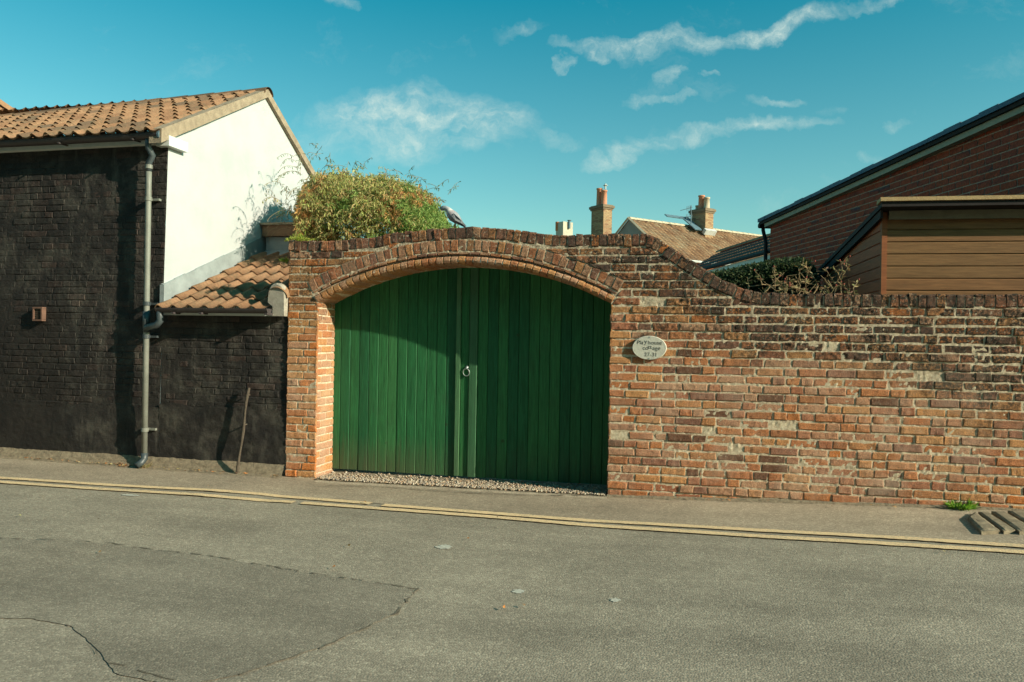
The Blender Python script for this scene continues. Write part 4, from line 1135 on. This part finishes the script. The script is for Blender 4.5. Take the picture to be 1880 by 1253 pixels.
b = MB(); b.box((-.04, 1.25, 1.72), (-.015, 2.15, 1.76), fr=(C0, su, sb, UZ)); b.box((-.04, 1.25, .9), (-.015, 1.29, 1.72), fr=(C0, su, sb, UZ)); b.box((-.04, 2.11, .9), (-.015, 2.15, 1.72), fr=(C0, su, sb, UZ))
wf = b.build('window', M['iron'], shed)
b = MB(); b.box((-.022, 1.29, .9), (-.016, 2.11, 1.72), fr=(C0, su, sb, UZ)); b.build('pane', plain('dark_glass', (.02,.03,.035), .1, 3, .1, 0, spec=.6), wf)

# ---------------------------------------------------------------- brick house behind the shed
HB = math.atan((810-940)/FPX); ang = -(YAW-HB)     # direction of the long wall, from +Y
hd = Vector((math.sin(ang), math.cos(ang), 0)); hn = Vector((-hd.y, hd.x, 0))   # hn: outward (towards -X)
if hn.x > 0: hn = -hn
E0 = atD(1415, 410, 17.0); E0z = E0.z; E0.z = .1
tl_ = atD(1880, 200, 17.0*605/1070)
rise = (tl_.z-E0z)/((tl_-E0).to_2d().length)
bh = thing('red_brick_house', 'red brick house with dark blue roof edge rising to the right behind the shed', 'house', tuple(E0))
b = MB(); bw = .293; bc = .098; LEN = 8.4
z = .5; k = 0
while z < 5.2:
    x = -(k % 2)*bw/2
    while x < LEN:
        a0, a1 = max(0, x)+.008, min(LEN, x+bw)-.008; zt = z+bc-.016
        lim = lambda xx: E0z+rise*xx-.02
        if a1-a0 > .02 and z < lim(a1):
            P = []
            for (xx, zz) in ((a0, z), (a1, z), (a1, min(zt, lim(a1))), (a0, min(zt, max(z+.002, lim(a0))))): P.append(E0-hd*xx+UZ*(zz-.1)+hn*.006)
            i = [b.add(p+hn*rnd(0, .003), (rnd(0, 1), 0, 0)) for p in P]; b.face(*i)
        x += bw
    z += bc; k += 1
wl_ = b.build('brickwork', M['hbrick'], bh)
b = MB(); b.quad(E0, E0-hd*LEN, E0-hd*LEN+UZ*(E0z+rise*LEN-.1), E0+UZ*(E0z-.1))
b.quad(E0, E0-hn*7, E0-hn*7+UZ*(E0z-.1), E0+UZ*(E0z-.1))
b.build('wall', M['hmortar'], bh)
b = MB(); e9 = E0-hd*LEN; b.quad(e9, e9-hn*7, e9-hn*7+UZ*(E0z+rise*LEN-.1), e9+UZ*(E0z+rise*LEN-.1), (.3, 0, 0)); b.build('end_wall', M['hbrick'], bh)
b = MB()
def hroof(x0, x1, o0, o1, h0, h1, m=0):
    P = []
    for (x_, o_) in ((x0, o0), (x1, o0), (x1, o1), (x0, o1)):
        for h_ in (h0, h1): P.append(E0-hd*x_+hn*o_+UZ*(E0z+rise*x_+h_-.1))
    i = [b.add(p) for p in P]
    for q in ((0,2,4,6),(1,7,5,3),(0,1,3,2),(2,3,5,4),(4,5,7,6),(6,7,1,0)): b.face(*[i[k_] for k_ in q], m=m)
hroof(-.25, LEN, -7, .16, .0, .05); rh_ = b.build('roof', M['barge'], bh)
b = MB()
x = -.25
while x < LEN: hroof(x, min(LEN, x+.36), -7, .19+rnd(-.004, .004), .055+.0, .12+rnd(-.01, .012)); x += .355
b.build('roof_tiles', M['slate'], rh_)
b = MB(); hroof(-.05, LEN, .0, .12, -.085, -.004); b.build('soffit', M['soffit'], rh_)
b = MB(); e1 = E0+hd*.28+hn*.05+UZ*(E0z-.1); b.tube([e1+UZ*-.02+hn*.1, e1+UZ*-.02-hn*3], .06, 8)
b.tube([e1+UZ*-.05, e1+UZ*-.12, e1-hd*.1+UZ*-.30-hn*.0, e1-hd*.16+UZ*-.42, e1-hd*.16+UZ*-1.0], .04, 8); b.build('downpipe', M['barge'], bh)
# annex beyond
annx = thing('lower_annex', 'low annex with dark brown tiled roof and white fascia joined to the red brick house', 'outbuilding', tuple(E0+hd*2))
A0 = atD(1420, 462, 17.0); A1 = A0+hd*7.0; inn = -hn
b = MB(); rr0 = .30
n = 18; nr = 5
for r in range(nr):
    for i in range(40):
        xa_, xb_ = 7*i/40, 7*(i+1)/40; col = (rnd(.0, .35), 0, 0)
        p00 = A0+hd*xa_+inn*(r*.26)+UZ*(r*.155+.03); p10 = A0+hd*xb_+inn*(r*.26)+UZ*(r*.155+.03)
        p01 = A0+hd*xa_+inn*((r+1)*.26+.02)+UZ*((r+1)*.155); p11 = A0+hd*xb_+inn*((r+1)*.26+.02)+UZ*((r+1)*.155)
        mid0 = (p00+p10)/2+UZ*.02; mid1 = (p01+p11)/2+UZ*.02
        b.quad(p00, mid0, mid1, p01, col); b.quad(mid0, p10, p11, mid1, col)
        b.quad(p00-UZ*.03, p10-UZ*.03, p10, p00, col)
rfa = b.build('roof', plain('dark_brown_tile', (.12,.075,.06), .9, 8, .35, .004), annx)
top_ = A0+inn*(nr*.26)+UZ*(nr*.155)
b = MB(); halfround(b, top_, top_+hd*7, .09, .4); b.build('ridge_tiles', M['tile_far'], rfa)
b = MB(); b.tube([A0-inn*.05+UZ*.0, A1-inn*.05+UZ*.0], .04, 8); b.build('gutter', M['barge'], annx)
b = MB(); b.box((0, 0, -.16), (7, .03, -.035), fr=(A0, hd, inn, UZ)); b.build('fascia', M['fascia'], annx)
b = MB(); b.box((0, .04, -3.3), (7, 2.5, -.03), fr=(A0, hd, inn, UZ)); b.build('wall', M['hbrick'], annx)

# ---------------------------------------------------------------- hedge and rose
hg = thing('hedge', 'dark green clipped hedge behind the dipping part of the wall', 'hedge', tuple(atD(1405, 540, 10.2).xy)+(.1,))
b = MB()
HO = [(1290,506),(1320,500),(1350,494),(1390,486),(1415,480),(1440,478),(1470,476),(1488,484),(1500,505),(1506,540)]
for i in range(15000):
    px = rnd(1290, 1506); yt = interp(HO, px)+rnd(-3, 3); D_ = 9.4+rnd(0, 1.0)
    py = yt+abs(random.gauss(0, 30)); 
    if py > 590: continue
    p = atD(px, py, D_)
    c_ = vary(random.choice([(.020,.040,.016), (.030,.060,.022), (.045,.08,.03), (.07,.09,.035)]), .35)
    leafcard(b, p, Vector((rnd(-1, 1), rnd(-1, 1), rnd(-.6, .9))), rnd(.03, .055), rnd(.008, .015), c_)
b.build('foliage', M['leaf'], hg)
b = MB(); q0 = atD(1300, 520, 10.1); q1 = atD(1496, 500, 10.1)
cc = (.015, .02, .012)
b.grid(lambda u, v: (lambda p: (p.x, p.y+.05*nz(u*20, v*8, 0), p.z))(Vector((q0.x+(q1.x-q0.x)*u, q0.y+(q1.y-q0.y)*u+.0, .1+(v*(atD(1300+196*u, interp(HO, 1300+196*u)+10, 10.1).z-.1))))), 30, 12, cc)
b.build('dark_backing', M['leaf'], hg)  # near-black sheet behind the leaves, filling gaps in the hedge
rose = thing('rose_bush', 'straggly dry rose stems with red hips rising above the lower part of the wall', 'bush', tuple(onY(1470, 540, .7).xy)+(.1,))
b = MB(); lf = MB(); hips = []
def stem(P, r0=.006, side=True, YY=.7):
    b = MB()
    pts_ = [onY(px, py, YY+rnd(-.05, .05)) for px, py in P]
    q = []
    for k_ in range(len(pts_)-1):
        for f in range(4): q.append(pts_[k_].lerp(pts_[k_+1], f/4)+Vector((rnd(-1, 1), rnd(-1, 1), rnd(-1, 1)))*.004)
    q.append(pts_[-1]); b.tube(q, [r0*(1-.6*i/len(q)) for i in range(len(q))], 5); 
    if side:
        for p in q[2:]:
            for _ in range(2):
                if random.random() < .55:
                    leafcard(lf, p, Vector((rnd(-1, 1), rnd(-.6, .6), rnd(-.6, .7))), rnd(.03, .06), rnd(.005, .012), vary(random.choice([(.30,.22,.10), (.42,.34,.17), (.24,.12,.07), (.20,.20,.08)])))
            if random.random() < .3:
                e_ = p+Vector((rnd(-.1, .1), rnd(-.05, .05), rnd(.0, .1))); b.tube([p, e_], .0022, 4)
                if random.random() < .45: hips.append([e_, e_+Vector((0, 0, .008)), e_+Vector((0, 0, .016))])
    b.build('stem', M['dry'], rose)
stem([(1395,545),(1412,528),(1444,519),(1470,517),(1498,524),(1520,545)], .008, False)
stem([(1370,548),(1374,527),(1400,523),(1420,525)], .006, False)
for P in ([(1422,548),(1423,510),(1422,488)], [(1466,548),(1470,520),(1466,495),(1474,484)], [(1474,484),(1482,494),(1487,504)], [(1485,548),(1478,520),(1484,500),(1478,488)], [(1490,548),(1502,525),(1495,510)],
          [(1545,548),(1543,520),(1548,500),(1544,480)], [(1543,515),(1535,497),(1529,490)], [(1548,505),(1556,492),(1553,482)], [(1553,548),(1560,530),(1558,514)], [(1530,548),(1536,525),(1522,505),(1514,492)],
          [(1450,548),(1440,530),(1452,515)], [(1508,548),(1515,530),(1528,518)], [(1430,548),(1440,527),(1425,512),(1418,500)], [(1375,530),(1373,512)], [(1398,524),(1396,508)], [(1462,520),(1460,506)], [(1570,548),(1566,530),(1575,518)],
          [(1405,548),(1425,535),(1445,530),(1460,537)], [(1500,548),(1480,535),(1465,530)]):
    stem(P, .005)
for i in range(12):
    px = rnd(1400, 1580); stem([(px, 550), (px+rnd(-20, 20), 532), (px+rnd(-35, 35), rnd(500, 528))], .0035, True, rnd(.5, .95))
lf.build('leaves', M['leaf'], rose)
for h_ in hips[:40]: b = MB(); b.tube(h_, [.004, .009, .003], 6, (.35,.08,.06)); b.build('rose_hip', M['att'], rose)

# ---------------------------------------------------------------- distant houses
def dirv(deg): return Vector((math.sin(R(deg)), math.cos(R(deg)), 0))
def stack(parent, c0, U_, w1, w2, z0, z1, body, capm, pots, course=.075):
    """brick chimney stack with oversailing cap; pots = (u, v, radius, height, top flue?)"""
    V_ = Vector((-U_.y, U_.x, 0)); b = MB(); nn = max(1, int((z1-z0)/course))
    b.box((-w1/2, -w2/2, 0), (w1/2, w2/2, z1-z0), (.5, 0, 0), fr=(Vector((c0.x, c0.y, z0)), U_, V_, UZ))
    ch_ = b.build('chimney', body[1], parent)
    b = MB()
    for k_ in range(nn):
        zz = k_*course
        for (o_, a_, n_, wl2, dd) in ((-w2/2, U_, -V_, w1, V_), (w2/2, U_, V_, w1, V_), (-w1/2, V_, -U_, w2, U_), (w1/2, V_, U_, w2, U_)):
            x_ = -wl2/2-(k_ % 2)*.11
            while x_ < wl2/2:
                a0, a1 = max(-wl2/2, x_)+.006, min(wl2/2, x_+.225)-.006
                if a1-a0 > .03:
                    base_ = Vector((c0.x, c0.y, z0))+dd*o_+n_*.008
                    b.quad(base_+a_*a0+UZ*(zz+.008), base_+a_*a1+UZ*(zz+.008), base_+a_*a1+UZ*(zz+course-.006), base_+a_*a0+UZ*(zz+course-.006), col=(rnd(0, 1), 0, 0))
                x_ += .225
    b.build('brick_face', body[0], ch_)
    b = MB()
    for (e_, za, zb) in ((.05, -.20, -.11), (.10, -.11, .02), (.04, .02, .06)): b.box((-w1/2-e_, -w2/2-e_, za), (w1/2+e_, w2/2+e_, zb-.001), fr=(Vector((c0.x, c0.y, z1)), U_, V_, UZ))
    b.build('chimney_cap', capm, ch_)
    for (u, v, r_, h_, m_) in pots:
        b = MB(); p = Vector((c0.x, c0.y, z1+.05))+U_*u+V_*v
        b.tube([p, p+UZ*.02, p+UZ*(h_-.08), p+UZ*(h_-.07), p+UZ*h_], [r_*1.15, r_*1.05, r_*.92, r_*1.08, r_*1.08], 12)
        b.tube([p+UZ*(h_+.001), p+UZ*(h_+.004)], r_*.8, 12, (.02, .02, .02)); b.build('chimney_pot', m_, ch_, True)
    return ch_
def m_fbrick(t, b):
    r, d, e = att(t); t.put(b.inputs['Base Color'], t.ramp(r, [(0, (.34,.23,.13)), (.4, (.42,.29,.16)), (.75, (.35,.20,.11)), (1, (.24,.13,.08))]))
M['fbrick'] = mat('buff_far_brick', m_fbrick)
M['fmort'] = plain('dark_far_mortar', (.20,.15,.10), .95, 5, .2, 0)
M['potgrey'] = plain('weathered_pot', (.50,.42,.30), .9, 4, .2, 0)
# cottage with long tiled roof
rd = dirv(42.8); rn = Vector((rd.y, -rd.x, 0))
A = atD(1155, 402, 40.0); A.z = atD(1155, 402, 40.0).z; W2 = 3.0; drop = 2.29; LENC = 15.0
cot = thing('tiled_cottage', 'cottage with long weathered tile roof and grey gable seen over the wall dip', 'house', (A.x, A.y, 0))
b = MB(); sv = (Vector((0, 0, 1))*drop-rn*W2); SL = sv.length; sv.normalize(); nv = rd.cross(sv).normalized()
if nv.z < 0: nv = -nv
O = A+rn*(W2+.0)-UZ*drop
pantiles(b, O, rd, sv, nv, int(LENC/.30), int(SL/.29)+0, tw=.30, gauge=SL/int(SL/.29), amp=.05, step=.03, ns=4)
sv2 = (Vector((0, 0, 1))*drop+rn*W2).normalized(); nv2 = rd.cross(sv2).normalized(); nv2 = -nv2 if nv2.z < 0 else nv2
b.quad(A-rn*W2-UZ*drop, A-rn*W2-UZ*drop+rd*LENC, A+rd*LENC, A, (.3, 0, 0))
cr = b.build('roof', M['tile_far'], cot)
b = MB(); halfround(b, A-UZ*.02, A-UZ*.02+rd*LENC, .12, .45); b.build('ridge_tiles', M['potgrey'], cr)
b = MB()
for q in (1,): b.tube([A+UZ*.05-rd*.05, A+rn*W2-UZ*(drop-.05)-rd*.05], .07, 4)
b.tube([A+UZ*.05-rd*.05, A-rn*W2-UZ*(drop-.05)-rd*.05], .07, 4)
b.build('verge', M['potgrey'], cr)
b = MB(); gA = A-rd*-.02; lo = gA.z-drop
i = [b.add(p) for p in (Vector((*(gA+rn*(W2-.1)).xy, .0)), Vector((*(gA+rn*(W2-.1)).xy, lo)), Vector((gA.x, gA.y, A.z-.05)), Vector((*(gA-rn*(W2-.1)).xy, lo)), Vector((*(gA-rn*(W2-.1)).xy, 0.)))]
b.face(*i); b.build('gable_wall', M['greyren'], cot)
b = MB(); e_ = A+rn*(W2-.25); b.quad((e_.x, e_.y, 0), (e_+rd*LENC).xy[:]+(0,), (e_+rd*LENC).xy[:]+(lo+.15,), (e_.x, e_.y, lo+.15)); b.build('front_wall', M['redwall'], cot)
b = MB(); e_ = A+rn*(W2+.06)-UZ*(drop+.02); b.tube([e_, e_+rd*LENC], .06, 6); b.build('gutter', M['leadw'], cot)
# chimney on it
def ray_plane(px, py, P, n_): r = ray(px, py); return CP+r*((P-CP).dot(n_)/r.dot(n_))
cc_ = ray_plane(1291, 428, A, nv)
sc_ = .028
zt_ = CP.z+(cc_-CP).dot(Vector((-math.sin(YAW), math.cos(YAW), 0)))/FPX*(633-382)
stack(cot, cc_-rn*.1, rd, .62, 1.05, cc_.z-.9, zt_-.15, (M['fbrick'], M['fmort']), M['fmort'], [(0, -.32, .16, .62, M['potgrey']), (.0, .06, .17, .78, M['pot']), (.0, .38, .09, .28, M['potgrey'])])
b = MB(); bb = cc_+rn*.45; 
b.box((-.42, -.1, -.14), (.42, .1, .14), fr=(bb, rd, sv, nv)); b.build('flashing', M['leadw'], cr)
b = MB(); b.box((-1.0, .0, .05), (-.45, 1.3, .10), fr=(cc_+rn*.3, rd, sv, nv)); b.box((-2.2, 1.1, .05), (-.4, 1.35, .10), fr=(cc_+rn*.3, rd, sv, nv)); b.build('lead_saddle', M['lead'], cr)
# TV aerial: two arrays on a mast
ae = thing('tv_aerial', 'thin TV aerial with two arrays on a mast left of the roof chimney', 'aerial', tuple(cc_-rd*.75))
b = MB(); m0 = atD(1268.5, 412, 40.9); m1 = atD(1269, 379, 40.9); b.tube([m0, m1], .025, 6); b.build('mast', M['lead'], ae)
for (p, q) in (((1249, 387), (1271, 381)), ((1246, 400), (1272, 397))):
    b = MB(); a_, c_ = atD(*p, 40.9), atD(*q, 40.9); b.tube([a_, c_], .018, 5); d_ = (c_-a_)
    for f in (.55, .65, .75, .85, .92): b.tube([a_+d_*f-UZ*.13, a_+d_*f+UZ*.13], .012, 4)
    b.build('array', M['lead'], ae)
def far_house(name, label, px, py, dist, deg, w_, ln, rz, ez, walls, roofm):
    t = thing(name, label, 'house', (*atD(px, py, dist).xy, 0)); c_ = atD(px, py, dist); d_ = dirv(deg); n_ = Vector((d_.y, -d_.x, 0))
    p = Vector((c_.x, c_.y, 0))
    b = MB(); b.box((-ln/2, -w_/2, 0), (ln/2, w_/2, ez), fr=(p, d_, n_, UZ)); 
    for s_ in (-1, 1):
        i = [b.add(p+d_*s_*ln/2+n_*w_/2+UZ*ez), b.add(p+d_*s_*ln/2-n_*w_/2+UZ*ez), b.add(p+d_*s_*ln/2+UZ*rz)]; b.face(*i)
    b.build('wall', walls, t)
    b = MB()
    for s_ in (-1, 1): b.quad(p-d_*(ln/2+.2)+n_*s_*(w_/2+.2)+UZ*(ez-.05), p+d_*(ln/2+.2)+n_*s_*(w_/2+.2)+UZ*(ez-.05), p+d_*(ln/2+.2)+UZ*(rz+.05), p-d_*(ln/2+.2)+UZ*(rz+.05), (.5, 0, 0))
    b.build('roof', roofm, t); return t, p, d_, n_
h1, p_, d_, n_ = far_house('chimney_house', 'house hidden behind the wall except for a tall buff brick chimney with two orange pots', 1104, 430, 42, 42.8, 5, 7, 6.6, 4.5, M['redwall'], M['tile_far'])
stack(h1, p_, d_, .60, 1.0, 5.8, CP.z+42/FPX*(629-380)+.0, (M['fbrick'], M['fmort']), M['fmort'], [(0, -.18, .16, .82, M['pot']), (.0, .22, .155, .98, M['pot'])])
b = MB(); q0 = atD(1111.5, 348, 42); b.tube([q0, q0+UZ*.3], .05, 6); b.tube([q0+UZ*.2, q0+UZ*.22], .13, 8); b.build('flue_cowl', M['leadw'], h1)
b = MB(); b.box((-.45, -.65, 0), (.45, .65, .35), fr=(Vector((p_.x, p_.y, 6.3)), d_, n_, UZ)); b.build('chimney_base', M['fmort'], h1)
h2, p_, d_, n_ = far_house('far_house', 'farthest house showing only a low cream chimney with a red pot above the arch coping', 1036, 425, 62, 40, 6, 9, 8.2, 6, M['paleren'], M['tile_far'])
zt_ = CP.z+62/FPX*(628-409)
b = MB(); V_ = n_; b.box((-.5, -.45, 0), (.5, .45, zt_-8.0), fr=(Vector((p_.x, p_.y, 8.0)), d_, n_, UZ)); c2 = b.build('chimney', M['paleren'], h2)
b = MB(); q0 = atD(1023, 424, 62); b.tube([q0, q0+UZ*.7], .15, 10); b.build('chimney_pot', M['redwall'], c2)
b = MB(); q0 = atD(1045, 420, 61.6); b.tube([q0, q0+UZ*.62, q0+UZ*.63, q0+UZ*.66], [.10, .10, .17, .17], 10); b.build('metal_flue', M['lead'], c2)
# tiled hip end beyond the ridge, far left
nb = thing('neighbour_roof_house', 'brown tiled hip of a neighbouring house just above the ridge at the left edge', 'house', (*atD(-40, 215, 13).xy, 0))
pk = atD(-25, 178, 14.0); b = MB(); ez = pk.z-1.1
cs = [Vector((pk.x+sx*1.3-(1.2 if sx < 0 else 0), pk.y+sy*1.3, ez)) for sx, sy in ((-1,-1),(1,-1),(1,1),(-1,1))]
i = [b.add(p, (.5, 0, 0)) for p in cs]; t_ = b.add(pk, (.6, 0, 0)); t2 = b.add(pk-Vector((1.3, 0, 0)), (.6, 0, 0))
b.face(i[0], i[1], t_, t2); b.face(i[1], i[2], t_); b.face(i[2], i[3], t2, t_); b.face(i[3], i[0], t2); b.build('roof', M['tile'], nb)
b = MB(); halfround(b, pk+Vector((.0, 0, .0)), cs[1], .10, .4); halfround(b, pk, cs[2], .10, .4); halfround(b, pk, pk-Vector((1.3, 0, 0)), .1, .4); b.build('ridge_tiles', M['tile'], nb)
b = MB(); b.box((cs[0].x+.2, cs[0].y+.2, 0), (cs[2].x-.2, cs[2].y-.2, ez)); b.build('wall', M['redwall'], nb)

# unseen terrace added across the street, behind the viewer, to block sky light
tr = thing('added_sky_block_terrace', 'long brick terrace added unseen across the road behind the viewer, blocking sky light', 'house', (0, -11.5, 0))
b = MB(); b.box((-34, -19, 0), (24, -11.5, 9)); b.build('wall', M['greyren'], tr)
b = MB(); b.quad((-34.2, -11.3, 8.9), (24.2, -11.3, 8.9), (24.2, -15.3, 12), (-34.2, -15.3, 12)); b.quad((-34.2, -19.2, 8.9), (24.2, -19.2, 8.9), (24.2, -15.3, 12), (-34.2, -15.3, 12)); b.build('roof', M['tile_far'], tr)
for i in range(12):
    for zz in (1.0, 4.2):
        b = MB(); b.box((-31+i*4.6, -11.5, zz), (-29.9+i*4.6, -11.47, zz+1.5)); wd = b.build('window', M['fascia'], tr)
